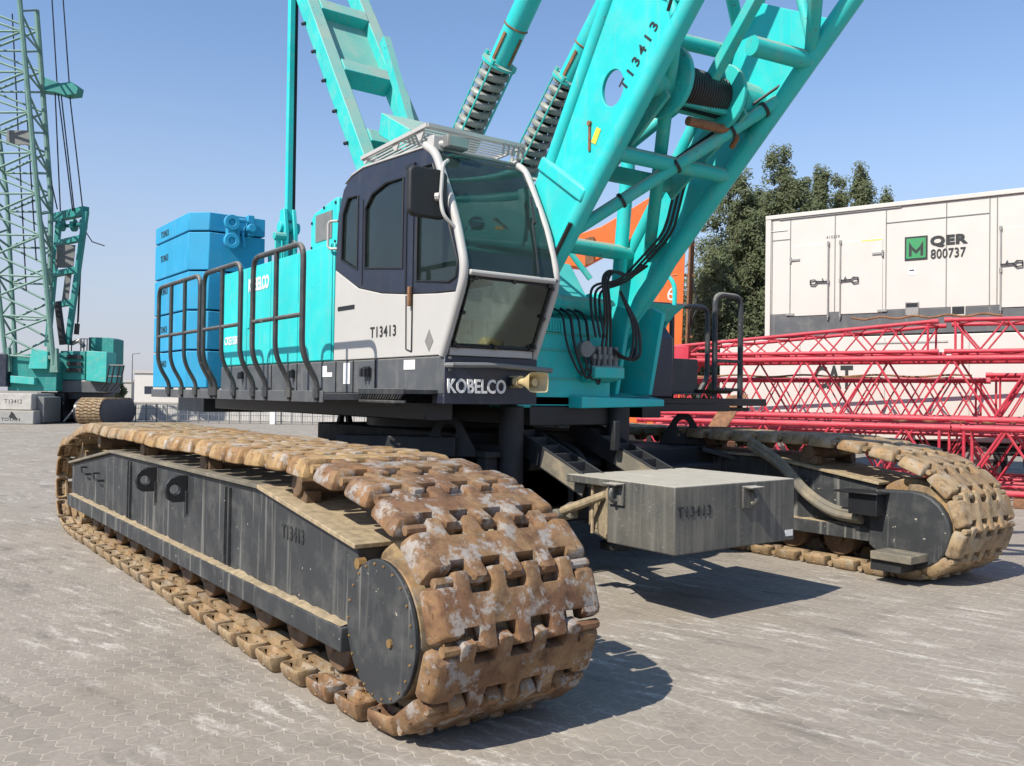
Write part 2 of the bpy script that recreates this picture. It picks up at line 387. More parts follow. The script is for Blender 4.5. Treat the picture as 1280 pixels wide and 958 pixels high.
# ------------------------------------------------------------------ ground
def ground_mat():
    m, nt, b = _nodes('zigzag_concrete_pavers')
    p = pos_out(nt)
    mp = N(nt, 'ShaderNodeMapping'); mp.inputs['Rotation'].default_value = (0, 0, math.radians(-14)); nt.links.new(p, mp.inputs['Vector'])
    sx = N(nt, 'ShaderNodeSeparateXYZ'); nt.links.new(mp.outputs[0], sx.inputs[0])
    def tri(v, period, amp):
        a = N(nt, 'ShaderNodeMath', operation='PINGPONG'); nt.links.new(v, a.inputs[0]); a.inputs[1].default_value = period / 2
        r = N(nt, 'ShaderNodeMapRange'); nt.links.new(a.outputs[0], r.inputs[0])
        r.inputs[1].default_value = period * 0.06; r.inputs[2].default_value = period * 0.44
        r.inputs[3].default_value = -amp; r.inputs[4].default_value = amp
        return r.outputs[0]
    u2 = mul(nt, sx.outputs[0], tri(sx.outputs[1], 0.115, 0.005), 'ADD')
    v2 = mul(nt, sx.outputs[1], tri(sx.outputs[0], 0.115, 0.016), 'ADD')
    cb = N(nt, 'ShaderNodeCombineXYZ'); nt.links.new(u2, cb.inputs[0]); nt.links.new(v2, cb.inputs[1])
    br = N(nt, 'ShaderNodeTexBrick'); nt.links.new(cb.outputs[0], br.inputs['Vector'])
    br.inputs['Scale'].default_value = 1.0; br.inputs['Brick Width'].default_value = 0.23; br.inputs['Row Height'].default_value = 0.115
    br.inputs['Mortar Size'].default_value = 0.0065; br.inputs['Mortar Smooth'].default_value = 0.4
    br.inputs['Color1'].default_value = (0.311, 0.274, 0.228, 1); br.inputs['Color2'].default_value = (0.245, 0.216, 0.181, 1); br.inputs['Mortar'].default_value = (0.439, 0.383, 0.306, 1)
    c = br.outputs['Color']
    n1 = noise(nt, p, 0.35, 6, 0.6); n2 = noise(nt, p, 2.2, 8, 0.68); n3 = noise(nt, scaled(nt, mp.outputs[0], (1.6, 7.0, 1)), 1.3, 8, 0.7); n4 = noise(nt, p, 26, 6, 0.7); n5 = noise(nt, p, 0.9, 5)
    c = mixc(nt, ramp(nt, n1, 0.35, 0.65, 0.0, 0.35), c, (0.332, 0.291, 0.240))
    c = mixc(nt, ramp(nt, n2, 0.48, 0.74, 0.0, 0.6), c, (0.393, 0.348, 0.292))
    c = mixc(nt, ramp(nt, n2, 0.28, 0.44, 0.65, 0.0), c, (0.148, 0.131, 0.112))
    pk = noise(nt, p, 0.8, 5, 0.6); c = mixc(nt, ramp(nt, pk, 0.44, 0.66, 0.0, 0.55), c, mixc(nt, ramp(nt, n4, 0.3, 0.7), (0.240, 0.211, 0.175), (0.377, 0.331, 0.274)))
    white = mul(nt, ramp(nt, n3, 0.52, 0.60), ramp(nt, n5, 0.44, 0.56))
    white = mul(nt, white, ramp(nt, n4, 0.35, 0.6, 0.2, 1.0))
    c = mixc(nt, mul(nt, white, 0.9), c, (0.591, 0.552, 0.487))
    n6 = noise(nt, scaled(nt, mp.outputs[0], (1.0, 3.0, 1)), 1.1, 5, 0.6)
    c = mixc(nt, ramp(nt, n6, 0.58, 0.70, 0, 0.65), c, (0.123, 0.109, 0.096))
    c = mixc(nt, ramp(nt, n4, 0.3, 0.75, 0.32, 0.0), c, (0.123, 0.114, 0.105))
    n8 = noise(nt, p, 0.55, 7, 0.65); c = mixc(nt, ramp(nt, n8, 0.52, 0.74, 0, 0.45), c, (0.204, 0.165, 0.120))
    n9 = noise(nt, p, 70, 3, 0.7); c = mixc(nt, ramp(nt, n9, 0.62, 0.72, 0, 0.45), c, (0.102, 0.090, 0.077)); c = mixc(nt, ramp(nt, n9, 0.28, 0.36, 0.4, 0), c, (0.510, 0.468, 0.401))
    nt.links.new(c, b.inputs['Base Color']); b.inputs['Roughness'].default_value = 0.9; b.inputs['Specular IOR Level'].default_value = 0.25
    h = mul(nt, mul(nt, br.outputs['Fac'], -0.6), mul(nt, n4, 0.45), 'ADD')
    bump(nt, b, h, 0.5, 0.007)
    return m
g = B(); S = 900
g.bm.faces.new([g.bm.verts.new(p) for p in ((-S, -S, 0), (S, -S, 0), (S, S, 0), (-S, S, 0))])
o = g.obj('ground', ground_mat()); o['kind'] = 'structure'
# ------------------------------------------------------------------ the crawler crane in the foreground
crane = empty('crawler_crane', (-0.45, -1.1, 0), 'big turquoise crawler crane with white cab and rusty tracks on the paved yard', 'crane')

# ---- crawler tracks
def track_path():
    P = [(-4.25, 0.0), (3.45, 0.0)]
    for k in range(1, 11):
        a = -PI / 2 + k / 10 * math.radians(150); P.append((3.45 + 0.56 * math.cos(a), 0.56 + 0.56 * math.sin(a)))
    P += [(3.50, 1.165), (3.2, 1.245), (2.75, 1.31), (2.2, 1.34), (1.4, 1.325), (0.6, 1.345), (-0.3, 1.325), (-1.2, 1.345), (-2.0, 1.33), (-2.8, 1.35), (-3.3, 1.335), (-3.75, 1.25)]
    for k in range(0, 11):
        a = math.radians(75) + k / 10 * math.radians(195); P.append((-4.25 + 0.585 * math.cos(a), 0.585 + 0.585 * math.sin(a)))
    return P
PITCH = 0.328
def shoe_mesh(seed):
    rn = random.Random(seed)
    b = B()
    plus = [-0.30, -0.09, 0.12, 0.33]; minus = [-0.195, 0.015, 0.225]
    fw = 0.0425; bx = 0.080; ye = 0.44
    pts = [(bx, -ye)]
    for c in plus:
        tip = 0.190 + rn.uniform(-0.008, 0.006)
        pts += [(bx - 0.004, c - fw - 0.006), (bx + 0.014, c - fw), (tip - 0.016, c - fw), (tip, c - fw + 0.014), (tip, c + fw - 0.014), (tip - 0.016, c + fw), (bx + 0.014, c + fw), (bx - 0.004, c + fw + 0.006)]
    pts += [(bx, ye), (-bx, ye)]
    for c in reversed(minus):
        tip = 0.190 + rn.uniform(-0.008, 0.006)
        pts += [(-bx + 0.004, c + fw + 0.006), (-bx - 0.014, c + fw), (-tip + 0.016, c + fw), (-tip, c + fw - 0.014), (-tip, c - fw + 0.014), (-tip + 0.016, c - fw), (-bx - 0.014, c - fw), (-bx + 0.004, c - fw - 0.006)]
    pts.append((-bx, -ye))
    b.prism(pts, (0, 0, -0.034), X, Y, (0, 0, 0.077))
    bmesh.ops.recalc_face_normals(b.bm, faces=b.bm.faces)
    es = [e for e in b.bm.edges if len(e.link_faces) == 2 and e.calc_face_angle(0) > 0.6 and abs(e.verts[0].co.z - e.verts[1].co.z) < 0.01]
    bmesh.ops.bevel(b.bm, geom=es, offset=0.009, segments=2, profile=0.5, affect='EDGES')
    # boat-shaped end trays, open on the inner side, lofted from stacked outlines
    def ring(s_, ins, iny, z, yi_):
        e = 0.130 - ins; yo_ = 0.512 - iny; y0 = yi_
        q = [(e * 0.9, y0), (e, y0 + 0.03), (e, yo_ - 0.035), (e * 0.93, yo_ - 0.01), (e * 0.78, yo_), (-e * 0.78, yo_), (-e * 0.93, yo_ - 0.01), (-e, yo_ - 0.035), (-e, y0 + 0.03), (-e * 0.9, y0)]
        return [b.bm.verts.new((x_, s_ * y_, z)) for x_, y_ in q]
    for s_ in (-1, 1):
        L = [(0.040, 0.056, 0.016, 0.415), (0.024, 0.026, -0.046, 0.402), (0.018, 0.016, -0.060, 0.395), (0.010, 0.008, -0.062, 0.385), (0.002, 0.002, -0.056, 0.372), (0.0, 0.0, -0.040, 0.368), (0.004, 0.010, -0.008, 0.362), (0.010, 0.022, 0.020, 0.358), (0.016, 0.032, 0.033, 0.358), (0.026, 0.044, 0.0415, 0.36)]
        R = [ring(s_, i_, j_, z_, y_) for i_, j_, z_, y_ in L]
        for i in range(len(R) - 1):
            for k in range(10): b.bm.faces.new((R[i][k], R[i][(k + 1) % 10], R[i + 1][(k + 1) % 10], R[i + 1][k]))
        b.bm.faces.new(R[0]); b.bm.faces.new(R[-1])
        b.hexa([(x_, s_ * y_, z_) for x_, y_, z_ in ((-0.018, 0.41, 0.012), (0.018, 0.41, 0.012), (0.012, 0.50, 0.012), (-0.012, 0.50, 0.012), (-0.006, 0.41, -0.045), (0.006, 0.41, -0.045), (0.004, 0.49, 0.0), (-0.004, 0.49, 0.0))])
    b.box((-0.15, -0.31, -0.06), (0.15, -0.20, -0.033)); b.box((-0.15, 0.20, -0.06), (0.15, 0.31, -0.033))
    b.hexa([(-0.08, -0.09, -0.044), (0.08, -0.09, -0.044), (0.08, 0.09, -0.044), (-0.08, 0.09, -0.044), (-0.03, -0.06, -0.15), (0.03, -0.06, -0.15), (0.03, 0.06, -0.15), (-0.03, 0.06, -0.15)])
    b.cyl((-0.164, -0.47, -0.002), (-0.164, 0.47, -0.002), 0.026, 8)
    for v in b.bm.verts:
        v.co += V((rn.uniform(-1, 1), rn.uniform(-1, 1), rn.uniform(-1, 1))) * 0.0009
    return b
SHOE_ME = {}
def get_shoe(matname, seed):
    k = (matname, seed)
    if k not in SHOE_ME:
        o = shoe_mesh(seed).obj('track_shoe', matname, None, sharp=32, origin=(0, 0, 0)); SHOE_ME[k] = o.data
        bpy.data.objects.remove(o)
    return SHOE_ME[k]

def sample_path(P, n):
    P = [V((a, 0, b)) for a, b in P]; P.append(P[0].copy())
    seg = [(P[i + 1] - P[i]).length for i in range(len(P) - 1)]; tot = sum(seg); step = tot / n; out = []
    for k in range(n):
        d = k * step + 0.06; i = 0
        while d > seg[i]: d -= seg[i]; i += 1
        out.append(P[i].lerp(P[i + 1], d / seg[i]))
    return out

def make_track(s, yc, dx, nvis):
    """s = -1 right hand (near) track, +1 left hand track; outer side is s"""
    yo = yc + s * 0.426; yi = yc - s * 0.42
    near = s < 0
    FX = (lambda x: 0.98 * x + 0.1475) if near else (lambda x: x)
    FZ = (lambda z: 0.98 * z + 0.034) if near else (lambda z: z)
    poly = [(-4.39, 0.36), (-4.39, 0.80), (-2.35, 1.05), (1.735, 1.06), (3.10, 0.875), (3.10, 0.36)]
    b = B(); b.prism([(FX(x) + dx, FZ(z)) for x, z in poly], (0, yi, 0), X, Z, (0, yo - yi, 0))
    fr = b.obj('track_frame', 'frame', crane, 0.008)
    # lower flange with dried mud lying on it
    b = B()
    for y0, y1 in ((yo + s * 0.002, yo + s * 0.07), (yi - s * 0.002, yi - s * 0.07)): b.box((FX(-4.28) + dx, y0, FZ(0.325)), (FX(3.06) + dx, y1, FZ(0.455)))
    b.objs('lower_flange', 'frame', fr, 0.006)
    b = B(); rn = random.Random(3)
    for y0, sg in ((yo, s), (yi, -s)):
        n = 120; rows = []
        for k in range(n + 1):
            x = FX(-4.27 + k / n * 7.3) + dx; w = 0.05 + 0.008 * rn.random(); h = 0.004 + 0.012 * rn.random() ** 3
            rows.append([b.bm.verts.new(p) for p in ((x, y0 + sg * 0.001, FZ(0.457) + h * 1.4), (x, y0 + sg * w * 0.6, FZ(0.457) + h), (x, y0 + sg * (w + 0.008), FZ(0.4565)))])
        for k in range(n):
            for j in range(2): b.bm.faces.new((rows[k][j], rows[k][j + 1], rows[k + 1][j + 1], rows[k + 1][j]))
    b.objs('mud_ridge', 'mud', fr)
    # dusty top plates following the frame's top line
    b = B(); tp = [(-4.42, 0.80), (-2.35, 1.054), (1.735, 1.064), (3.14, 0.876)]
    off = 0.018
    for i in range(3):
        (x0, z0), (x1, z1) = tp[i], tp[i + 1]
        b.beam((FX(x0) + dx, yc, FZ(z0) + off), (FX(x1) + dx, yc, FZ(z1) + off), 0.93, 0.028)
        b.obj('top_plate', 'mud' if i == 2 else 'dust_grey', fr, 0.005); b = B()
    b.bm.free()
    # vertical stiffener ribs on both webs
    b = B()
    for x in (-1.69, -1.60, 1.06, 1.15):
        for y0, sg in ((yo, s), (yi, -s)): b.box((FX(x) + dx - 0.012, y0 + sg * 0.001, 0.50), (FX(x) + dx + 0.012, y0 + sg * 0.022, 1.035))
    b.objs('stiffener', 'frame', fr, 0.003)
    if near:
        for x in (-0.60, 0.27):
            b = B()
            pr = [(0.0, -0.10), (0.0, 0.105), (-0.07, 0.11), (-0.13, 0.09), (-0.165, 0.045), (-0.172, -0.015), (-0.155, -0.07), (-0.11, -0.10)]
            b.prism([(yo - 0.001 + a, 0.935 + c) for a, c in pr], (x - 0.025, 0, 0), Y, Z, (0.05, 0, 0), [circ(yo - 0.098, 0.935, 0.038, 14)])
            b.obj('lifting_eye', 'dark', fr, 0.008)
            b = B(); b.box((x + 0.026, yo + s * 0.004, 0.74), (x + 0.04, yo + s * 0.02, 0.92)); b.obj('eye_gusset', 'frame', fr)
        b = B()
        for x, z in ((-3.35, 0.78), (-2.75, 0.76)):
            b.tube([(x, yo, z + 0.06), (x, yo - 0.06, z + 0.06), (x + 0.05, yo - 0.06, z), (x + 0.22, yo - 0.06, z), (x + 0.22, yo, z)], 0.012, 6)
        b.objs('step_rung', 'black', fr)
        text('T13413', (FX(2.08), yo - 0.001, 0.815), X, Z, 0.122, 'stencil', fr, 0.012, sx=0.78, spacing=1.15)
    # end tumbler: drum with a bolted cover on the outer side
    b = B(); b.cyl((FX(3.40) + dx, yc - s * 0.33, FZ(0.511)), (FX(3.40) + dx, yc + s * 0.427, FZ(0.511)), 0.345, 44); b.cyl((FX(3.40) + dx, yc - s * 0.32, 0.54), (FX(3.40) + dx, yc + s * 0.30, 0.54), 0.42, 44)
    b.obj('tumbler_drum', 'drum', fr, 0.012, sharp=50)
    b = B(); b.cyl((FX(3.40) + dx, yc + s * 0.428, FZ(0.511)), (FX(3.40) + dx, yc + s * 0.455, FZ(0.511)), 0.348, 56)
    cv = b.obj('end_cover', 'frame', fr, 0.006, sharp=50)
    b = B()
    for k in range(22):
        a = k / 22 * 2 * PI; b.cyl((FX(3.40) + dx + 0.325 * math.cos(a), yc + s * 0.455, FZ(0.511) + 0.325 * math.sin(a)), (FX(3.40) + dx + 0.325 * math.cos(a), yc + s * 0.462, FZ(0.511) + 0.325 * math.sin(a)), 0.007, 6)
    b.cyl((3.60 + dx, yc + s * 0.455, 0.50), (3.60 + dx, yc + s * 0.467, 0.50), 0.022, 8)
    b.cyl((FX(3.13) + dx, yc + s * 0.40, 0.82), (FX(3.13) + dx, yc + s * 0.445, 0.82), 0.03, 8)
    b.objs('bolt', 'brass', fr)
    # rear tumbler
    b = B(); b.cyl((-4.25 + dx, yc - 0.30, 0.585), (-4.25 + dx, yc + 0.30, 0.585), 0.42, 36)
    for k in range(9):
        a = k / 9 * 2 * PI; c = V((-4.25 + dx + 0.43 * math.cos(a), yc, 0.585 + 0.43 * math.sin(a))); b.cyl(c - V((0, 0.32, 0)), c + V((0, 0.32, 0)), 0.06, 8)
    b.obj('drive_sprocket', 'drum', fr, sharp=50)
    # rollers underneath and carrier rollers on top
    for k in range(12):
        x = FX(-3.72 + k * 0.575) + dx
        b = B()
        for y0 in (yc - 0.30, yc + 0.14): b.cyl((x, y0, 0.285), (x, y0 + 0.16, 0.285), 0.175, 24)
        b.cyl((x, yc - 0.24, 0.265), (x, yc + 0.24, 0.265), 0.12, 18)
        for y0, sg in ((yc - 0.30, -1), (yc + 0.30, 1)): b.cyl((x, y0, 0.285), (x, y0 + sg * 0.05, 0.285), 0.06, 12)
        b.obj('track_roller', 'roller', fr, 0.01, sharp=50)
    for x in (-3.0, -1.25, 0.5, 2.28):
        b = B(); z0 = 0.86 if x < -2.4 else (1.06 if x < 1.8 else 1.0)
        b.box((x + dx - 0.10, yc - 0.36, z0 + 0.02), (x + dx + 0.10, yc - 0.26, z0 + 0.11)); b.box((x + dx - 0.10, yc + 0.26, z0 + 0.02), (x + dx + 0.10, yc + 0.36, z0 + 0.11))
        b.cyl((x + dx, yc - 0.38, 1.145), (x + dx, yc + 0.38, 1.145), 0.075, 16)
        b.obj('carrier_roller', 'roller', fr, 0.006, sharp=50)
    # shoes
    n = 56; pts = sample_path(track_path(), n)
    proto = None
    for k in range(n):
        p = pts[k]; q = pts[(k + 1) % n]; m = (p + q) / 2; t = (q - p).normalized(); nrm = V((t.z, 0, -t.x))
        if not near and (m.x < -3.6 or (m.x < -1.2 and m.z < 0.6)): continue
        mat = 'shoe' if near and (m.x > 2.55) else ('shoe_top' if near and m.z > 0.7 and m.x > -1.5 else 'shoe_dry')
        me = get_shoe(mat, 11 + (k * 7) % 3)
        o = bpy.data.objects.new('track_shoe', me) if proto is None else proto.copy()
        o.data = me; COL.objects.link(o); o.parent = fr
        yv = nrm.cross(t)
        sh = min(1, max(0, (m.x - 1.8) / 1.8)); sh = sh * sh * (3 - 2 * sh) * 0.065 * (1 if near else 0)
        c = m - nrm * 0.044; c = V((c.x + dx, yc + sh, c.z))
        j = random.Random(k * 13 + 5)
        R3 = Matrix((t, yv, nrm)).transposed() @ Matrix.Rotation(j.uniform(-0.025, 0.025), 3, 'Y') @ Matrix.Rotation(j.uniform(-0.012, 0.012), 3, 'Z')
        c = c + V((0, j.uniform(-0.008, 0.008), 0))
        o.matrix_local = Matrix.Translation(c - WL[fr.name]) @ R3.to_4x4()
        if proto is None: proto = o
    return fr
tr_near = make_track(-1, -3.53, 0.0, 56)
tr_far = make_track(1, 2.395, -0.55, 30)

# inner fittings of the far track: hub cover, hose, bracket, step
yi = 2.395 - 0.42
b = B()
hc = [(2.52, 0.30), (2.52, 0.80), (2.62, 0.845), (2.95, 0.86)] + [(2.96 + 0.36 * math.cos(a), 0.50 + 0.36 * math.sin(a)) for a in [math.radians(90 - 15 * k) for k in range(13)]] + [(2.75, 0.16)]
b.prism(hc, (0, yi - 0.10, 0), X, Z, (0, 0.099, 0)); b.obj('hub_cover', 'frame', tr_far, 0.02)
b = B(); b.prism([(2.96 + 0.42 * math.cos(math.radians(100 - 14 * k)), 0.50 + 0.42 * math.sin(math.radians(100 - 14 * k))) for k in range(14)] + [(2.7, 0.3)], (0, yi - 0.03, 0), X, Z, (0, 0.029, 0)); b.obj('hub_rim', 'drum', tr_far, 0.01)
b = B(); b.box((2.40, yi - 0.26, 0.60), (2.70, yi - 0.102, 0.80)); b.box((2.28, yi - 0.32, 0.805), (2.74, yi - 0.05, 0.825)); b.obj('hose_guard', 'black', tr_far, 0.008)
b = B(); b.box((2.72, yi - 0.40, 0.225), (3.12, yi - 0.102, 0.30)); b.obj('step_plate', 'dust_grey', tr_far, 0.008)
b = B(); b.box((2.70, yi - 0.36, 0.12), (3.0, yi - 0.11, 0.222)); b.obj('step_bracket', 'dark', tr_far, 0.008)
b = B()
for dz, dy in ((0, 0), (0.045, 0.03), (-0.03, 0.05)):
    b.tube(rnd_path([(1.2, yi - 0.25, 1.22 + dz), (1.55, yi - 0.20 + dy, 1.02 + dz), (1.86, yi - 0.16 + dy, 0.70 + dz), (2.15, yi - 0.14 + dy, 0.56 + dz), (2.45, yi - 0.14 + dy, 0.55 + dz)], 0.3), 0.036, 9)
b.obj('travel_hose', 'dust_grey', tr_far)

# ---- car body between the tracks
UPPER[0] = True
b = B()
b.box((-1.75, -1.95, 0.55), (1.15, -0.25, 1.38)); b.box((-1.9, -3.28, 0.68), (-1.25, 1.13, 1.20)); b.box((0.5, -3.28, 0.68), (1.15, 1.13, 1.20))
cb = b.obj('car_body', 'dark', crane, 0.02)
b = B(); b.cyl((-0.35, -1.12, 1.381), (-0.35, -1.12, 1.60), 0.85, 40); b.obj('slewing_ring', 'black', cb, 0.01, sharp=50)
for x, y in ((1.62, -1.80), (1.62, -0.62)):
    b = B(); b.cyl((x, y, 0.42), (x, y, 1.615), 0.10, 18); b.cyl((x, y, 0.36), (x, y, 0.42), 0.15, 18); b.box((1.152, y - 0.08, 0.7), (x, y + 0.08, 0.95)); b.box((1.152, y - 0.08, 1.15), (x, y + 0.08, 1.3))
    b.obj('jack_cylinder', 'dark', cb, 0.01, sharp=50)
for x, y in ((1.30, -2.2), (0.82, 1.1), (-1.6, -1.72)):
    b = B(); z0 = 1.06 if y > -2 and x > 0 else 1.02
    b.prism([(-0.26, 0), (0.26, 0), (0.11, 0.27), (0.06, 0.33), (-0.06, 0.33), (-0.11, 0.27)], (x, y, 1.20), X if x < 0 else (0.75, 0.66, 0), Z, (0, 0.05, 0) if x < 0 else (-0.035, 0.035, 0), [circ(0, 0.2, 0.065, 14)])
    b.obj('lifting_lug', 'dark', cb, 0.008)
b = B()
for x0, y0, x1, y1 in ((0.5, -2.95, 1.6, -2.3), ): pass
b.beam((0.6, -2.8, 1.28), (1.3, -2.1, 1.28), 0.25, 0.16); b.box((1.16, -2.55, 0.55), (1.42, -2.05, 1.0)); b.box((1.16, 0.1, 0.7), (1.5, 0.9, 1.05)); b.beam((1.15, 1.0, 1.18), (1.62, 1.5, 1.0), 0.3, 0.05)
b.objs('axle_bracket', 'dark', cb, 0.012)
# slanted hangers that carry the car body weight
for y, mt in ((-1.55, 0), (-0.76, 0)):
    b = B()
    p0 = V((1.25, y, 1.42)); p1 = V((2.36, y, 1.02))
    for dy in (-0.10, 0.10): b.beam(p0 + V((0, dy, 0)), p1 + V((0, dy, 0)), 0.02, 0.17)
    for k in range(7): t = (k + 0.5) / 7; c = p0.lerp(p1, t); b.beam(c + V((0, -0.1, 0.03)), c + V((0, 0.1, 0.03)), 0.03, 0.11)
    b.obj('weight_hanger', 'dark', cb, 0.004)
    b = B(); b.beam(p0.lerp(p1, 0.55) + V((0, -0.113, 0)), p1 + V((0, -0.113, 0)), 0.004, 0.14); b.obj('dust_patch', 'dust_grey', cb)
b = B()
for k in range(3): b.tube(rnd_path([(1.3, -1.35 + k * 0.1, 1.35), (1.7, -1.3 + k * 0.12, 1.2), (1.75, -1.25 + 0.1 * k, 0.8), (1.55, -1.3, 0.6)], 0.2), 0.025, 8)
b.tube(rnd_path([(1.7, -2.0, 1.0), (1.95, -2.0, 1.05), (2.1, -1.95, 0.8), (2.05, -1.9, 0.55)], 0.2), 0.022, 8)
b.cyl((1.5, -1.55, 1.12), (1.5, -0.75, 1.12), 0.05, 12)
b.obj('hydraulic_hose', 'rubber', cb)
# small bracket posts near the ring
b = B(); b.box((1.45, -2.02, 0.75), (1.58, -1.9, 1.22)); b.box((1.43, -2.05, 1.2), (1.62, -1.88, 1.25)); b.box((1.9, -0.98, 1.25), (1.96, -0.92, 1.5)); b.objs('bracket', 'dark', cb, 0.01)

# ---- car body weight slung in front
wx0, wx1, wy0, wy1, wz0, wz1 = 2.28, 3.365, -1.765, -0.487, 0.667, 1.118
b = B()
b.box((2.72, wy0, wz0), (wx1, wy1, wz1))
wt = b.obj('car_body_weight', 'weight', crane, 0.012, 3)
b = B(); b.prism([(2.719, wy0 + 0.02), (2.719, wy1), (2.28, wy1), (2.28, -1.53), (2.40, -1.58)], (0, 0, wz0), X, Y, (0, 0, 0.39)); b.box((2.28, -1.30, 1.058), (2.719, wy1, wz1 - 0.001)); b.hexa([(2.262, wy0 + 0.01, 1.06), (2.719, wy0, 1.06), (2.719, -1.30, 1.06), (2.28, -1.30, 1.06), (2.262, wy0 + 0.01, wz1 - 0.002), (2.719, wy0, wz1 - 0.002), (2.719, -1.30, wz1 - 0.002), (2.28, -1.30, wz1 - 0.002)])
b.obj('weight_rear_block', 'weight', wt, 0.008)
b = B(); b.hexa([(2.36, -1.56, 0.69), (2.70, wy0 + 0.01, 0.69), (2.70, -1.31, 0.69), (2.26, -1.31, 0.69), (2.36, -1.56, 0.72), (2.70, wy0 + 0.01, 0.72), (2.70, -1.31, 0.72), (2.26, -1.31, 0.72)]); b.obj('pocket_floor', 'mud', wt)
b = B(); b.prism([(2.716, wy0 + 0.016), (2.40, -1.584), (2.28, -1.534), (2.28, -1.54), (2.398, -1.590), (2.712, wy0 + 0.010)], (0, 0, 0.722), X, Y, (0, 0, 0.335)); b.obj('pocket_wall', 'mud', wt)
b = B(); b.cyl((2.68, wy0 + 0.03, 1.0), (2.20, wy0 + 0.03, 0.83), 0.032, 10); b.cyl((2.50, wy0 + 0.06, 0.70), (2.50, wy0 + 0.06, 1.06), 0.012, 8); b.obj('pocket_brace', 'mud', wt)
b = B(); b.hexa([(2.16, wy0 + 0.04, 0.80), (2.30, wy0 + 0.02, 0.78), (2.30, wy0 + 0.10, 0.78), (2.16, wy0 + 0.10, 0.80), (2.17, wy0 + 0.04, 0.86), (2.29, wy0 + 0.02, 0.91), (2.29, wy0 + 0.10, 0.91), (2.17, wy0 + 0.10, 0.86)]); b.cyl((2.17, wy0 - 0.03, 0.80), (2.17, wy0 + 0.14, 0.80), 0.045, 12); b.obj('hanger_pin', 'dust_grey', wt, 0.01)
for o3, u in (((wx1 + 0.001, -1.02, 1.02), 'f'), ((2.83, wy0 - 0.001, 1.03), 's')):
    b = B(); sq = [(-0.075, -0.085), (0.075, -0.085), (0.075, 0.07), (-0.075, 0.07)]
    if u == 'f':
        b.prism([(o3[1] + a, o3[2] + c) for a, c in sq], (wx1 + 0.001, 0, 0), Y, Z, (0.02, 0, 0)); b.tube([(wx1 + 0.02 + 0.045 * math.sin(a), o3[1] + 0.012, o3[2] - 0.01 + 0.048 * math.cos(a)) for a in [k / 10 * PI for k in range(11)]], 0.016, 8)
        b.box((wx1 + 0.02, o3[1] - 0.07, o3[2] + 0.055), (wx1 + 0.09, o3[1] + 0.07, o3[2] + 0.068))
    else:
        b.prism([(o3[0] + a, o3[2] + c) for a, c in sq], (0, wy0 - 0.001, 0), X, Z, (0, -0.02, 0)); b.tube([(o3[0], wy0 - 0.02 - 0.05 * math.sin(a), o3[2] - 0.01 + 0.05 * math.cos(a)) for a in [k / 10 * PI for k in range(11)]], 0.018, 8)
        b.box((o3[0] - 0.07, wy0 - 0.09, o3[2] + 0.055), (o3[0] + 0.07, wy0 - 0.02, o3[2] + 0.068))
    b.obj('weight_lug', 'weight', wt, 0.004)
text('T13413', (wx1 + 0.001, -1.74, 0.915), Y, Z, 0.098, 'stencil', wt, 0.012, sx=0.98, spacing=1.15)
b = B(); b.box((wx1 + 0.001, -0.60, 0.70), (wx1 + 0.004, -0.51, 0.745)); b.obj('label_plate', 'decal', wt)

# ---- revolving frame and right hand engine house
b = B()
b.box((-4.7, -2.0, 1.62), (1.60, -0.2, 1.70)); b.box((-3.2, -2.60, 1.50), (1.60, -2.35, 1.64)); b.box((-3.2, -1.6, 1.45), (1.6, -0.6, 1.63)); b.box((-3.2, 0.1, 1.50), (1.2, 0.36, 1.64))
rf = b.obj('revolving_frame', 'black', crane, 0.01)
b = B(); b.box((-4.85, -2.55, 1.44), (-3.78, 0.30, 1.70)); b.obj('counterweight_base', 'skirt', rf, 0.01)
b = B(); b.box((-3.3, -2.63, 1.615), (1.2, -2.60, 1.65)); b.obj('deck_edge_strip', 'skirt', rf)
HY = -2.61
b = B(); b.box((-2.97, HY + 0.012, 1.99), (-0.03, -1.85, 3.065))
hs = b.obj('engine_house', 'teal', crane, 0.015)
for x0, x1 in ((-2.955, -2.36), (-2.32, -2.18), (-2.165, -1.50), (-1.485, -1.42), (-1.40, -0.80), (-0.785, -0.045)):
    b = B(); b.box((x0, HY, 2.0), (x1, HY + 0.011, 3.055)); b.obj('side_door', 'teal', hs, 0.004)
b = B()
for x, z in ((-2.14, 2.45), (-0.77, 2.5)): b.box((x, HY - 0.012, z - 0.06), (x + 0.07, HY - 0.001, z + 0.06))
for x in (-2.9,):
    for z in (2.1, 2.35, 2.6, 2.85): b.cyl((x - 0.07, HY + 0.02, z), (x - 0.07, HY + 0.02, z + 0.07), 0.018, 8)
b.objs('door_catch', 'teal', hs, 0.004)
text('KOBELCO', (-2.13, HY - 0.001, 2.79), X, Z, 0.19, 'decal', hs, 0.035, sx=0.68, spacing=1.0)
text('CKE1350', (-2.87, HY - 0.001, 2.235), X, Z, 0.125, 'decal', hs, 0.03, sx=0.95)
b = B(); b.prism([(-0.73, 3.066), (-0.13, 3.066), (-0.13, 3.51), (-0.20, 3.51), (-0.66, 3.43), (-0.73, 3.38)], (0, -2.52, 0), X, Z, (0, 0.42, 0), )
fb = b.obj('intake_box', 'teal', hs, 0.02)
b = B(); b.box((-0.60, -2.526, 3.14), (-0.24, -2.521, 3.40)); b.obj('intake_grille', 'greyplast', fb)
b = B()
for x, z in ((-0.69, 3.1), (-0.69, 3.34), (-0.17, 3.1), (-0.17, 3.46), (-0.42, 3.45)): b.cyl((x, -2.53, z), (x, -2.519, z), 0.014, 8)
b.objs('bolt', 'black', fb)
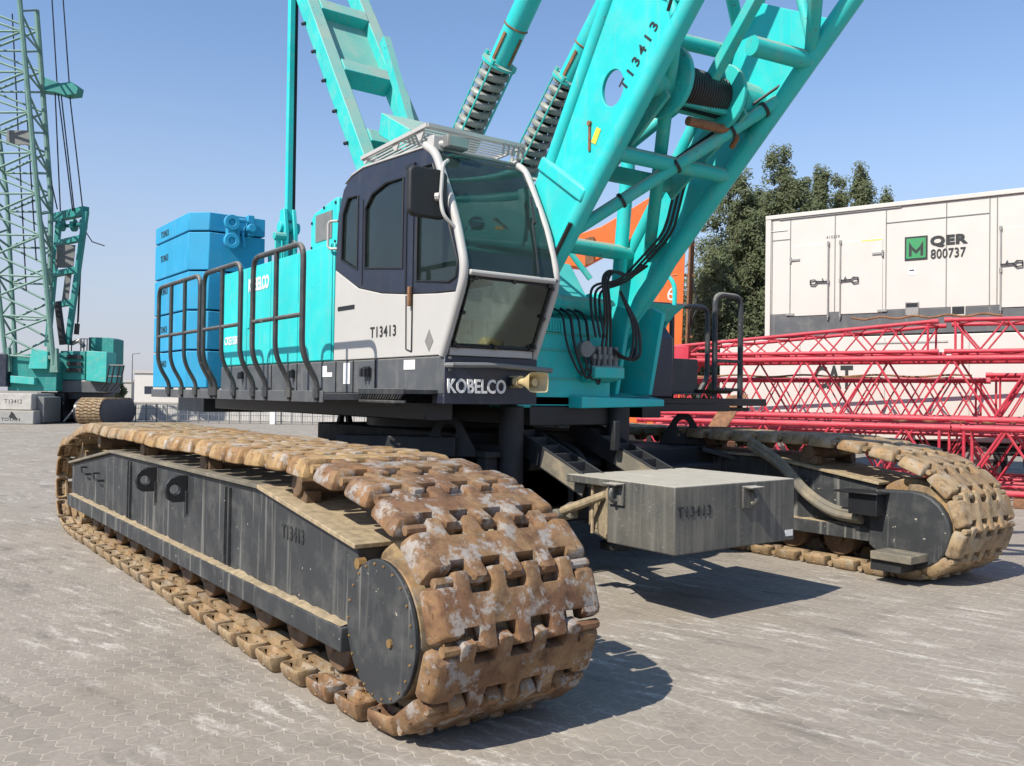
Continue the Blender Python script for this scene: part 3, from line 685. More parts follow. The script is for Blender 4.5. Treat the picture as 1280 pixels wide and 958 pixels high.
# dark skirt below house and cab
b = B(); b.box((-3.0, HY + 0.006, 1.70), (1.855, -2.35, 1.985))
sk = b.obj('side_skirt', 'skirt', crane, 0.012)
b = B(); b.box((-0.21, HY + 0.001, 1.845), (-0.12, HY + 0.005, 1.945)); b.box((-0.119, HY + 0.001, 1.845), (-0.01, HY + 0.005, 1.885)); b.box((0.22, HY + 0.001, 1.78), (0.345, HY + 0.005, 1.965)); b.box((1.28, HY + 0.001, 1.89), (1.45, HY + 0.005, 1.965))
b.objs('reflector_sticker', 'decal', sk)
b = B()
for x in (0.06, 0.40, 0.80, -0.80, -1.45): b.box((x, HY - 0.001, 1.71), (x + 0.012, HY + 0.004, 1.98))
b.objs('skirt_seam', 'black', sk)
b = B()
for x in (-0.9, -2.3, 0.62, 0.68): b.box((x, HY - 0.03, 1.84), (x + 0.06, HY + 0.005, 1.91)); b.tube([(x + 0.03, HY, 1.92), (x + 0.03, HY - 0.05, 1.90), (x + 0.03, HY - 0.05, 1.84)], 0.012, 6)
b.objs('skirt_latch', 'black', sk)
b = B(); b.box((1.70, -2.34, 1.63), (1.853, -1.74, 1.985)); b.hexa([(1.70, HY + 0.007, 1.63), (1.854, HY + 0.007, 1.63), (1.854, -2.34, 1.63), (1.70, -2.34, 1.63), (1.70, HY + 0.007, 1.699), (1.854, HY + 0.007, 1.699), (1.854, -2.34, 1.699), (1.70, -2.34, 1.699)]); b.box((1.856, HY + 0.007, 1.63), (1.868, -1.74, 1.985))
fp = b.obj('front_skirt', 'navy', crane, 0.008)
text('KOBELCO', (1.869, -2.585, 1.715), Y, Z, 0.145, 'decal', fp, 0.022, sx=0.80, spacing=1.02, depth=0.006)
b = B()
for z in (1.88, 1.97): b.cyl((1.868, -2.56, z), (1.88, -2.56, z), 0.012, 8)
b.tube([(1.88, -2.60, 1.915), (1.95, -2.58, 1.915), (1.95, -2.2, 1.925), (1.95, -1.66, 1.90)], 0.02, 8); b.obj('guard_bar', 'greyplast', fp)
# horn
b = B(); n = 16
prof = [(0.0, 0.035), (0.06, 0.04), (0.10, 0.055), (0.16, 0.085), (0.20, 0.105)]
c0 = V((1.95, -1.97, 1.805)); ax = V((0.93, 0.12, -0.02)).normalized()
rings = []
h1 = ax.cross(V(Z)).normalized(); h2 = h1.cross(ax)
for t, r in prof:
    ring = []
    for k in range(n):
        a = 2 * PI * k / n; ca, sa = math.cos(a), math.sin(a); e = 2 / (2 + 5 * (t / 0.2))
        q = h1 * (math.copysign(abs(ca) ** e, ca) * r * 1.0) + h2 * (math.copysign(abs(sa) ** e, sa) * r * 0.72)
        ring.append(b.bm.verts.new(c0 + ax * t + q))
    rings.append(ring)
for (t, r) in ((0.195, 0.097), (0.12, 0.05), (0.08, 0.03)):
    ring = []
    for k in range(n):
        a = 2 * PI * k / n; ca, sa = math.cos(a), math.sin(a); e = 2 / (2 + 5 * (t / 0.2))
        ring.append(b.bm.verts.new(c0 + ax * t + h1 * (math.copysign(abs(ca) ** e, ca) * r) + h2 * (math.copysign(abs(sa) ** e, sa) * r * 0.72)))
    rings.append(ring)
for i in range(len(rings) - 1):
    for k in range(n): b.bm.faces.new((rings[i][k], rings[i][(k + 1) % n], rings[i + 1][(k + 1) % n], rings[i + 1][k]))
b.bm.faces.new(rings[-1]); b.bm.faces.new(rings[0][::-1])
b.cyl(c0 - ax * 0.10, c0 + ax * 0.01, 0.048, 14); b.cyl(c0 + ax * 0.08, c0 + ax * 0.16, 0.022, 12, 0.03)
b.obj('horn', 'cream', fp, sharp=40)
b = B(); b.box((1.869, -2.03, 1.77), (1.92, -1.97, 1.84)); b.obj('horn_bracket', 'black', fp)

# ---- walkway and handrails along the right side
b = B(); b.box((-3.75, -3.17, 1.645), (1.05, HY + 0.004, 1.70)); b.box((-3.75, -3.185, 1.625), (1.05, -3.171, 1.715))
wk = b.obj('walkway', 'skirt', crane, 0.004)
b = B(); b.box((1.07, -2.88, 1.70), (1.78, HY + 0.004, 1.735))
for k in range(16): b.beam((1.10 + k * 0.04, -2.882, 1.66), (1.14 + k * 0.04, -2.882, 1.70), 0.02, 0.012)
b.box((1.07, -2.895, 1.695), (1.78, -2.881, 1.74)); b.box((1.07, -2.89, 1.63), (1.78, -2.87, 1.65)); b.obj('step_grating', 'grey', wk, 0.004)
def rail(xs, yb, yt, s, name='handrail', mat='grey'):
    b = B(); r = 0.023
    top = 2.85
    def post(x, upto): return [(x, yb, 1.63), (x, yb, 1.78), (x, yt, 2.0), (x, yt, upto)]
    b.tube(rnd_path(post(xs[0], top) + [(xs[-1], yt, top)] + post(xs[-1], top)[::-1][1:], 0.13, 6), r, 10)
    for x in xs[1:-1]: b.tube(rnd_path(post(x, top), 0.13, 6), r * 0.92, 10)
    b.tube([(xs[0], yt, 2.30), (xs[-1], yt, 2.30)], r * 0.8, 8)
    for x in xs: b.cyl((x, yb, 1.66), (x, yb, 1.74), 0.038, 10); b.box((x - 0.035, yb, 1.69), (x + 0.035, yb + 0.03, 1.72))
    return b.obj(name, mat, wk)
rail([-2.99, -2.51, -2.03, -1.53], -3.19, -3.32, -1)
rail([-1.41, -0.88, -0.39], -3.19, -3.32, -1)
rail([-0.09, 0.425, 0.96], -3.19, -3.32, -1)

# ---- counterweight slabs
ZS = [1.732, 2.19, 2.668, 3.14, 3.612, 3.85]
def cw_outline(y0, y1, s):
    # chamfered corner towards the outside front
    return [(-4.95, y0 + s * 0.05), (-4.88, y0), (-3.46, y0), (-3.28, y0 + s * 0.19), (-3.30, y1), (-4.95, y1)]
for y0, y1, s in ((-2.87, -1.985, 1), (0.63, -0.255, -1)):
    for i in range(5):
        b = B(); g = 0.010
        b.prism(cw_outline(y0, y1, s), (0, 0, ZS[i] + g), X, Y, (0, 0, ZS[i + 1] - ZS[i] - 2 * g))
        sl = b.obj('counterweight_slab', 'blue', crane, 0.010, 2)
        if s > 0:
            zz = {4: 3.675, 3: 3.36, 2: 2.93, 1: 2.44, 0: 2.0}[i]
            text('T13413', (-4.62, y0 - 0.001, zz), X, Z, 0.115, 'stencil', sl, 0.008, sx=0.95)
b = B(); b.box((-4.9, -1.98, 1.75), (-3.5, -0.26, 2.6)); b.obj('counterweight_core', 'blue', crane, 0.02)
# lashing links on the slab front
b = B()
for z, y in ((3.72, -2.46), (3.50, -2.46)):
    b.cyl((-3.28, y, z), (-3.12, y, z), 0.035, 12); b.prism(circ(y, z, 0.095, 16), (-3.16, 0, 0), Y, Z, (0.05, 0, 0), [circ(y, z, 0.04, 12)])
b.box((-3.28, -2.49, 3.48), (-3.19, -2.34, 3.74)); b.cyl((-3.2, -2.40, 3.77), (-3.2, -2.26, 3.77), 0.03, 8); b.tube([(-3.22, -2.30, 3.64), (-3.2, -2.28, 3.45)], 0.02, 6)
b.prism([(-2.24, 3.60), (-2.16, 3.60), (-2.16, 3.85), (-2.24, 3.85)], (-3.279, 0, 0), Y, Z, (0.08, 0, 0)); b.cyl((-3.28, -2.22, 3.68), (-3.10, -2.22, 3.68), 0.05, 12)
b.obj('slab_link', 'blue', crane, 0.008)
# ------------------------------------------------------------------ cab
CY0, CY1 = -2.61, -1.74
cabr = B()
# pale lower body shell (right wall, left wall, rear wall, floor)
low = [(0.02, 1.99), (1.85, 1.99), (2.06, 2.44), (1.75, 2.45), (1.3, 2.48), (0.9, 2.52), (0.48, 2.60), (0.03, 2.80)]
cabr.prism(low, (0, CY0, 0), X, Z, (0, 0.035, 0)); cabr.prism(low, (0, CY1 - 0.035, 0), X, Z, (0, 0.035, 0))
cabr.box((0.02, CY0 + 0.036, 1.99), (0.06, CY1 - 0.036, 2.8)); cabr.box((0.061, CY0 + 0.036, 1.99), (1.82, CY1 - 0.036, 2.03))
cab = cabr.obj('cab', 'white', crane, 0.008)
up_o = [(0.03, 2.806), (0.48, 2.606), (0.9, 2.526), (1.3, 2.486), (1.75, 2.456), (2.07, 2.446), (2.13, 2.58), (2.07, 2.78), (1.72, 3.49), (1.59, 3.575), (0.57, 3.625), (0.33, 3.60), (0.17, 3.50), (0.07, 3.28)]
w_rear = [(0.15, 2.88), (0.46, 2.76), (0.46, 3.40), (0.27, 3.41), (0.17, 3.28)]
w_door = [(0.60, 2.76), (1.24, 2.69), (1.24, 3.41), (0.95, 3.42), (0.72, 3.37), (0.60, 3.27)]
w_front = [(1.46, 2.57), (1.93, 2.52), (2.02, 2.55), (2.04, 2.66), (1.90, 2.98), (1.68, 3.43), (1.46, 3.44)]
for y0, th in ((CY0 - 0.001, 0.03), (CY1 + 0.001, -0.03)):
    b = B(); b.prism(up_o, (0, y0, 0), X, Z, (0, th, 0), [w_rear, w_door, w_front]); b.obj('window_surround', 'navy', cab, 0.006)
    for w in (w_rear, w_door, w_front):
        b = B(); b.prism(w, (0, y0 + th * 0.45, 0), X, Z, (0, th * 0.15, 0)); b.obj('side_window', 'glass_dark', cab)
        b = B(); b.tube([(p[0], y0 - math.copysign(0.001, th), p[1]) for p in w], 0.011, 6, True); b.obj('window_seal', 'black', cab)
# rear wall
b = B(); b.prism([(CY0 + 0.03, 2.801), (CY1 - 0.03, 2.801), (CY1 - 0.03, 3.5), (CY0 + 0.03, 3.5)], (0.10, 0, 0), Y, Z, (0.03, 0, 0), [[(CY0 + 0.14, 2.9), (CY1 - 0.14, 2.9), (CY1 - 0.14, 3.4), (CY0 + 0.14, 3.4)]]); b.obj('rear_wall', 'cab_int', cab)
# roof
b = B(); b.prism([(0.20, 3.545), (0.36, 3.612), (0.57, 3.638), (1.60, 3.592), (1.58, 3.575), (0.55, 3.62), (0.34, 3.592)], (0, CY0 - 0.012, 0), X, Z, (0, CY1 - CY0 + 0.024, 0)); b.obj('cab_roof', 'white', cab, 0.006)
# corner pillars
for y, r in ((CY0 + 0.01, 0.033), (CY1 - 0.01, 0.029)):
    b = B(); b.tube(rnd_path([(1.83, y, 1.99), (2.00, y, 2.32), (2.125, y, 2.58), (1.99, y, 2.98), (1.70, y, 3.51), (1.55, y, 3.60)], 0.18, 6), r, 12); b.obj('corner_pillar', 'silver', cab)
# front sill and cross bar
b = B(); b.box((1.80, CY0 + 0.05, 1.99), (1.87, CY1 - 0.05, 2.05)); b.cyl((2.125, CY0 + 0.04, 2.575), (2.125, CY1 - 0.04, 2.575), 0.022, 10); b.objs('front_frame', 'silver', cab, 0.008)
# glass panes
gy0, gy1 = CY0 + 0.045, CY1 - 0.045
def pane(name, pts2, mat='glass', th=0.006):
    b = B()
    for i in range(len(pts2) - 1):
        (x0, z0), (x1, z1) = pts2[i], pts2[i + 1]
        L = [(x0, gy0, z0), (x0, gy1, z0), (x1, gy1, z1), (x1, gy0, z1)]
        vs_ = [b.bm.verts.new(p) for p in L]; b.bm.faces.new(vs_)
    bmesh.ops.remove_doubles(b.bm, verts=b.bm.verts, dist=1e-4)
    r = bmesh.ops.solidify(b.bm, geom=list(b.bm.faces), thickness=th)
    return b.obj(name, mat, cab, sharp=60)
pane('windscreen', [(2.118, 2.60), (2.07, 2.78), (1.985, 3.0), (1.85, 3.26), (1.71, 3.49), (1.57, 3.585)])
pane('lower_windscreen', [(1.875, 2.055), (1.99, 2.30), (2.108, 2.548)], 'glass_clear')
b = B()
e = 0.014
fr_pts = [(1.882, gy0 + 0.02, 2.065), (2.112, gy0 + 0.02, 2.545), (2.112, gy1 - 0.02, 2.545), (1.882, gy1 - 0.02, 2.065)]
b.tube(fr_pts, e, 6, True)
for i in range(4):
    for t in (0.04, 0.5, 0.96):
        p = lerp(fr_pts[i], fr_pts[(i + 1) % 4], t); b.cyl(p, p + V((0.03, 0, -0.012)), 0.016, 8)
b.obj('windscreen_seal', 'black', cab)
# door seams, handle, trims
b = B()
b.box((1.285, CY0 - 0.008, 2.49), (1.305, CY0 - 0.0005, 3.47)); b.box((1.40, CY0 - 0.008, 2.03), (1.412, CY0 - 0.0005, 3.46)); b.box((0.545, CY0 - 0.006, 2.62), (0.56, CY0 - 0.0005, 3.35))
b.tube([(1.40, CY0 - 0.006, 2.03), (1.32, CY0 - 0.006, 2.05), (1.31, CY0 - 0.006, 2.47)], 0.005, 6); b.box((1.30, CY0 - 0.02, 3.46), (1.43, CY0 - 0.001, 3.49))
b.objs('door_trim', 'black', cab)
b = B(); b.box((1.375, CY0 - 0.035, 2.38), (1.405, CY0 - 0.009, 2.53)); b.obj('door_handle', 'rusty', cab, 0.006)
b = B(); b.box((0.10, CY0 - 0.006, 2.43), (0.42, CY0 - 0.0005, 2.465)); b.obj('vent_slot', 'black', cab)
text('T13413', (0.72, CY0 - 0.001, 2.165), X, Z, 0.125, 'stencil', cab, 0.012, sx=0.98, spacing=1.2)
b = B(); b.prism([(1.66, 2.02), (1.72, 2.10), (1.66, 2.19), (1.60, 2.10)], (0, CY0 - 0.0015, 0), X, Z, (0, -0.002, 0)); b.obj('diamond_sticker', 'steel', cab)
# grab rails and pillar clamps
b = B(); b.tube(rnd_path([(1.66, CY1 + 0.01, 3.46), (1.72, CY1 + 0.10, 3.46), (2.02, CY1 + 0.10, 2.92), (1.99, CY1 + 0.01, 2.86)], 0.06), 0.013, 8); b.obj('grab_rail', 'silver', cab)
b = B(); b.tube(rnd_path([(0.02, CY0 + 0.02, 3.25), (-0.05, CY0 - 0.04, 3.25), (-0.05, CY0 - 0.04, 3.0), (0.02, CY0 + 0.02, 3.0)], 0.04), 0.012, 8); b.obj('grab_rail', 'silver', cab)
# mirror on its arm
b = B(); b.prism([(-2.955, 3.00), (-2.92, 2.965), (-2.67, 2.965), (-2.635, 3.00), (-2.635, 3.29), (-2.67, 3.325), (-2.92, 3.325), (-2.955, 3.29)], (1.87, 0, 0), Y, Z, (0.06, 0, 0)); mi = b.obj('mirror', 'rubber', cab, 0.02, 3)
b = B(); b.tube(rnd_path([(1.93, -2.64, 3.40), (1.96, -2.70, 3.36), (1.965, -2.72, 3.10), (2.0, -2.72, 2.98), (2.02, -2.60, 2.88)], 0.06), 0.014, 8); b.cyl((1.955, -2.72, 3.12), (1.93, -2.74, 3.12), 0.03, 8); b.obj('mirror_arm', 'silver', cab)
# work light
b = B(); b.prism([(-2.53, 3.56), (-2.34, 3.56), (-2.34, 3.66), (-2.53, 3.66)], (1.66, 0, 0), Y, Z, (0.09, 0, 0)); wl_ = b.obj('work_light', 'greyplast', cab, 0.015)
b = B(); b.box((1.751, -2.515, 3.575), (1.757, -2.355, 3.645)); b.obj('light_lens', 'steel', wl_)
b = B(); b.box((1.57, -2.60, 3.55), (1.66, -2.50, 3.66)); b.cyl((1.62, -2.55, 3.60), (1.68, -2.50, 3.60), 0.03, 8); b.obj('light_bracket', 'silver', cab, 0.008)
# roof guard : side louvres and front louvres
b = B()
A = V((0.55, CY0 - 0.02, 3.70)); Bp = V((1.62, CY0 - 0.02, 3.735)); Cp = V((1.62, CY1 + 0.03, 3.735)); D = V((0.55, CY1 + 0.03, 3.70))
b.beam(A, Bp, 0.025, 0.03); b.beam(Bp, Cp, 0.025, 0.03); b.beam(D, Cp, 0.025, 0.03); b.beam(A, D, 0.025, 0.03)
for k in range(1, 9):
    t = k / 9 * 0.42; p = A.lerp(D, t); q = Bp.lerp(Cp, t); b.beam(p, q - V((0.22, 0, 0)), 0.010, 0.012)
for k in range(0, 9):
    x = 1.62 - k * 0.055; b.beam((x, CY0 + 0.0, 3.73 - k * 0.002), (x, CY1 + 0.02, 3.73 - k * 0.002), 0.010, 0.012)
for x in (0.60, 1.12, 1.5): b.prism([(x - 0.06, 3.71), (x + 0.06, 3.71), (x + 0.018, 3.645), (x - 0.018, 3.645)], (0, CY0 - 0.016, 0), X, Z, (0, 0.012, 0)); b.cyl((x, CY1 + 0.0, 3.6), (x, CY1 + 0.0, 3.72), 0.014, 8)
for k in range(5): y = CY1 + 0.03 - k * 0.05; b.beam((1.625, y, 3.735), (1.60, y, 3.64), 0.012, 0.02)
b.obj('roof_guard', 'silver', cab)
# interior: seat, console, levers
b = B(); b.box((0.55, -2.42, 2.40), (1.05, -1.95, 2.54)); b.box((0.45, -2.42, 2.50), (0.60, -1.95, 3.15)); b.box((0.46, -2.30, 3.17), (0.56, -2.07, 3.38)); b.box((0.6, -2.3, 2.031), (0.95, -2.05, 2.40)); b.obj('seat', 'cab_int', cab, 0.05, 3)
b = B(); b.tube(rnd_path([(1.0, -2.50, 2.56), (1.35, -2.50, 2.56), (1.45, -2.50, 2.40)], 0.1), 0.02, 8); b.box((1.35, -2.30, 2.20), (1.55, -2.05, 2.24)); b.objs('arm_rest', 'black', cab, 0.01)
b = B(); b.box((0.7, -2.555, 2.05), (1.5, -2.45, 2.58)); b.box((0.8, -1.90, 2.05), (1.6, -1.80, 2.60)); b.box((1.55, -1.98, 2.05), (1.85, -1.82, 2.75)); b.objs('console', 'cab_int', cab, 0.03)
b = B()
for x, y in ((1.35, -2.5), (1.2, -2.5), (1.4, -1.85), (1.25, -1.85)): b.cyl((x, y, 2.55), (x + 0.06, y, 2.80), 0.012, 8); b.cyl((x + 0.06, y, 2.79), (x + 0.07, y, 2.86), 0.024, 8)
for y in (-2.35, -2.2, -2.05): b.box((1.68, y - 0.05, 2.09), (1.72, y + 0.05, 2.28)); b.cyl((1.60, y, 2.031), (1.70, y, 2.15), 0.014, 8)
b.objs('lever', 'black', cab)
b = B(); b.box((1.66, -2.0, 2.74), (1.74, -1.80, 2.95)); b.box((1.45, -2.0, 3.45), (1.6, -1.8, 3.55)); b.objs('display_unit', 'black', cab, 0.02)
b = B(); b.tube([(2.02, -2.25, 2.05 + 0.03), (2.06, -2.25, 2.42)], 0.008, 6) if False else b.tube([(2.14, -1.95, 2.62), (2.0, -1.90, 3.02), (1.96, -1.86, 3.10)], 0.009, 6); b.tube([(2.02, -1.9, 3.02), (1.90, -1.85, 3.25)], 0.012, 6); b.obj('wiper', 'black', cab)
b = B(); b.box((1.30, -2.56, 3.25), (1.5, -2.52, 3.5)); b.obj('sun_blind', 'greyplast', cab)
# ------------------------------------------------------------------ boom foot section
BY0, BY1 = -1.65, -0.40
# in-plane coordinates (x,z)
UF = V((1.53, 0, 2.95)); UT = V((2.546, 0, 4.66))     # upper chord
LF = V((1.361, 0, 2.10)); LT = V((3.387, 0, 4.40))     # lower chord
def ext(a, c, t): return a + (c - a) * t
UT2 = ext(UF, UT, 1.95); LT2 = ext(LF, LT, 1.90)
def tw(x, z, y): return x + (0.163 * z - 0.511) * (y - BY0) / (BY1 - BY0)      # the section sits slightly twisted
def at(p, y): return V((tw(p.x, p.z, y), y, p.z))
def uz(z): t = (z - UF.z) / (UT.z - UF.z); return ext(UF, UT, t)
def lz(z): t = (z - LF.z) / (LT.z - LF.z); return ext(LF, LT, t)
foot = V((1.22, 0, 2.14))
def side_plate(y, th):
    b = B(); top_u = ext(UF, UT, 1.10); top_l = ext(LF, LT, 1.02)
    out = [(foot.x - 0.16, foot.z - 0.1), (foot.x - 0.02, foot.z - 0.24), (LF.x, LF.z - 0.02), (top_l.x, top_l.z), (top_u.x, top_u.z), (UF.x, UF.z), (foot.x - 0.2, foot.z + 0.1)]
    hole = [(2.60 + 0.115 * math.cos(a), 3.965 + 0.135 * math.sin(a)) for a in [k / 24 * 2 * PI for k in range(24)]]
    T_ = lambda P_: [(tw(a, c, y), c) for a, c in P_]
    b.prism(T_(out), (0, y, 0), X, Z, (0, th, 0), [T_(hole), T_(circ(foot.x, foot.z, 0.075, 16))])
    return b
b = side_plate(BY0, 0.03); boom = b.obj('boom', 'teal', crane, 0.004)
b = side_plate(BY1 - 0.03, 0.03); b.obj('side_plate', 'teal', boom, 0.004)
for y in (BY0 + 0.015, BY1 - 0.015):
    b = B(); b.tube([at(ext(UF, UT, -0.1), y), at(UT2, y)], 0.060, 16); b.obj('upper_chord', 'teal', boom)
    b = B(); b.tube([at(ext(LF, LT, 0.0), y), at(LT2, y)], 0.074, 16); b.obj('lower_chord', 'teal', boom)
# cover strip and thickened foot on the near plate
b = B(); p, q = V((1.83, 0, 3.56)), V((2.36, 0, 3.20)); b.beam(at(p, BY0 - 0.035), at(q, BY0 - 0.035), 0.07, 0.11); b.obj('foot_band', 'teal', boom, 0.02)
for y0, th in ((BY0 - 0.001, -0.045), (BY1 + 0.001, 0.045)):
    b = B(); b.prism([(tw(a, c, y0), c) for a, c in ((1.62, 3.20), (1.82, 3.52), (2.32, 3.19), (1.98, 2.68), (1.45, 2.06), (1.22, 1.93), (1.02, 2.08), (1.06, 2.4))], (0, y0, 0), X, Z, (0, th, 0), [[(tw(a, c, y0), c) for a, c in circ(foot.x, foot.z, 0.075, 16)]]); b.obj('foot_plate', 'teal', boom, 0.008)
b = B(); b.cyl((foot.x, BY0 - 0.12, foot.z), (foot.x, BY1 + 0.12, foot.z), 0.07, 18); b.obj('foot_pin', 'steel', boom)
b = B(); b.beam((2.22, BY0 - 0.062, 3.02), (1.88, BY0 - 0.062, 2.60), 0.03, 0.02); b.obj('pin_keeper', 'black', boom)
# cross tubes and braces
def br_(name, p, q, r, mat='teal_worn', n=12): 
    b = B(); b.cyl(p, q, r, n); return b.obj(name, mat, boom)
c1 = lz(3.50); c2 = lz(4.22); c0 = lz(3.0)
br_('cross_tube', at(c1, BY0), at(c1, BY1), 0.060, 'teal_worn', 16); br_('cross_tube', at(c2, -0.98), at(c2, BY1), 0.070, 'teal_worn', 16); b = B(); b.beam(at(lz(3.9), -0.98) + V((-0.12, 0, 0.1)), at(lz(5.4), -0.98) + V((-0.25, 0, 0.15)), 0.09, 0.08); b.obj('inner_post', 'teal_worn', boom, 0.01)
br_('diagonal_brace', at(lz(2.95), BY0), at(lz(4.02), BY1), 0.050); br_('diagonal_brace', V((1.80, BY1 - 0.04, 2.98)), at(lz(4.20), BY0), 0.052)
br_('diagonal_brace', at(lz(4.22), BY1), at(lz(5.6), BY0), 0.05); br_('diagonal_brace', at(lz(4.25), BY1), at(uz(5.2), BY1), 0.04); br_('diagonal_brace', at(lz(4.22), BY0), at(uz(5.4), BY0), 0.042)
br_('cross_tube', at(uz(4.5), BY0), at(uz(4.5), BY1), 0.06); br_('cross_tube', at(uz(3.0), BY0), at(uz(3.0), BY1), 0.07); br_('diagonal_brace', at(uz(3.1), BY0), at(uz(4.4), BY1), 0.05)
br_('cross_tube', at(uz(5.9), BY0), at(uz(5.9), BY1), 0.06); br_('cross_tube', at(lz(6.0), BY0), at(lz(6.0), BY1), 0.07); br_('diagonal_brace', at(uz(4.6), BY1), at(uz(5.9), BY0), 0.05)
b = B(); b.tube([(1.62, BY1 - 0.12, 3.95), (1.50, BY1 - 0.12, 2.75)], 0.065, 12); b.obj('vertical_strut', 'teal', boom)
b = B()
pt = ext(UF, UT, 1.08); pl = ext(LF, LT, 0.98); b.beam(at(pt, BY0 - 0.012), at(pl, BY0 - 0.012), 0.04, 0.07); b.obj('end_rim', 'teal', boom, 0.01)
# slits and sticker
b = B(); b.box((2.35, BY0 - 0.012, 3.55), (2.372, BY0 - 0.001, 3.76)); b.cyl((2.36, BY0 - 0.02, 3.76), (2.36, BY0, 3.76), 0.02, 8); b.obj('latch', 'rusty', boom)
b = B(); d = V((0.5, 0, 0.86)); b.beam(V((2.40, BY0 - 0.003, 3.60)), V((2.46, BY0 - 0.003, 3.70)), 0.004, 0.055, (1, 0, -0.5)); b.obj('sticker', 'amber', boom)
dr = (LT - LF).normalized(); upd = V((-dr.z, 0, dr.x))
text('T13413', (2.73, BY0 - 0.001, 3.90), dr, upd, 0.12, 'stencil', boom, 0.012, sx=1.0, spacing=1.45)
# winch drum between the side plates
b = B()
wc = V((2.86, 0, 4.0))
b.cyl((wc.x, -1.36, wc.z), (wc.x, -0.80, wc.z), 0.11, 28)
for y in (-1.38, -0.80): b.cyl((wc.x, y, wc.z), (wc.x, y + 0.04, wc.z), 0.26, 32)
b.cyl((wc.x, -1.62, wc.z), (wc.x, -1.42, wc.z), 0.14, 20); b.cyl((wc.x, -0.66, wc.z), (wc.x, -0.43, wc.z), 0.18, 20)
wi = b.obj('winch', 'teal_worn', boom, 0.01, sharp=50)
b = B()
for k in range(20): y = -1.32 + k * 0.0265; b.tube([(wc.x + 0.145 * math.cos(a), y, wc.z + 0.145 * math.sin(a)) for a in [j / 20 * 2 * PI for j in range(20)]], 0.0135, 6, True)
b.obj('winch_rope', 'black', wi)
b = B(); nrm = V((dr.z, 0, -dr.x))
def wf(a, c, y): p = LF + dr * (a + 0.2) + nrm * (c - 0.03); return at(p, y)
for y in (-1.46, -0.70): b.beam(wf(1.35, -0.20, y), wf(2.20, -0.02, y), 0.03, 0.22, nrm)
b.beam(wf(1.40, -0.20, -1.46), wf(1.40, -0.20, -0.62), 0.06, 0.12); b.beam(wf(2.12, -0.10, -1.46), wf(2.12, -0.10, -0.62), 0.05, 0.22, dr); b.beam(wf(2.12, -0.02, -1.30), wf(2.12, -0.02, -0.75), 0.05, 0.05)
b.obj('winch_frame', 'teal_dusty', wi, 0.006)
b = B(); b.cyl(wf(2.02, 0.05, -1.15), wf(2.02, 0.05, -0.72), 0.035, 12); b.tube(rnd_path([wf(2.02, 0.05, -0.72), wf(2.0, 0.06, -0.62), wf(1.9, 0.05, -0.60)], 0.06), 0.022, 8); b.obj('rope_guide_bar', 'rusty', wi)
# hoses along the inner far plate and down to the frame
b = B()
for k in range(3):
    y = BY1 - 0.08 - 0.05 * k
    P0 = lz(3.45) + V((-0.35, 0, 0.1)); P1 = lz(3.1) + V((-0.12, 0, 0)); P2 = lz(2.7) + V((-0.15, 0, 0.02))
    b.tube(rnd_path([at(P0, y), at(P1, y), at(P2, y - 0.1), (1.66, y - 0.42, 2.62 + 0.02 * k), (1.75, y - 0.50, 2.45), (1.8, y - 0.48, 2.2)], 0.12), 0.012, 7)
b.obj('boom_hose', 'rubber', boom)
b = B()
for t in (0.25, 0.5, 0.75, 0.9):
    p = at(lz(2.95), BY0).lerp(at(lz(4.02), BY1), t); d_ = (at(lz(4.02), BY1) - at(lz(2.95), BY0)).normalized(); b.cyl(p - d_ * 0.012, p + d_ * 0.012, 0.062, 12)
b.tube([at(lz(3.2), -1.25) + V((0, 0, 0.09)), at(lz(4.0), -0.45) + V((0, 0, 0.09))], 0.012, 6); b.tube([at(ext(UF, UT, 1.05), BY0 - 0.06) + V((0.75, 0, -0.15)), (3.32, BY0 - 0.12, 4.52), (3.28, BY0 - 0.1, 4.38), (3.22, BY0 - 0.08, 4.30)], 0.012, 6)
b.objs('cable_clamp', 'black', boom)

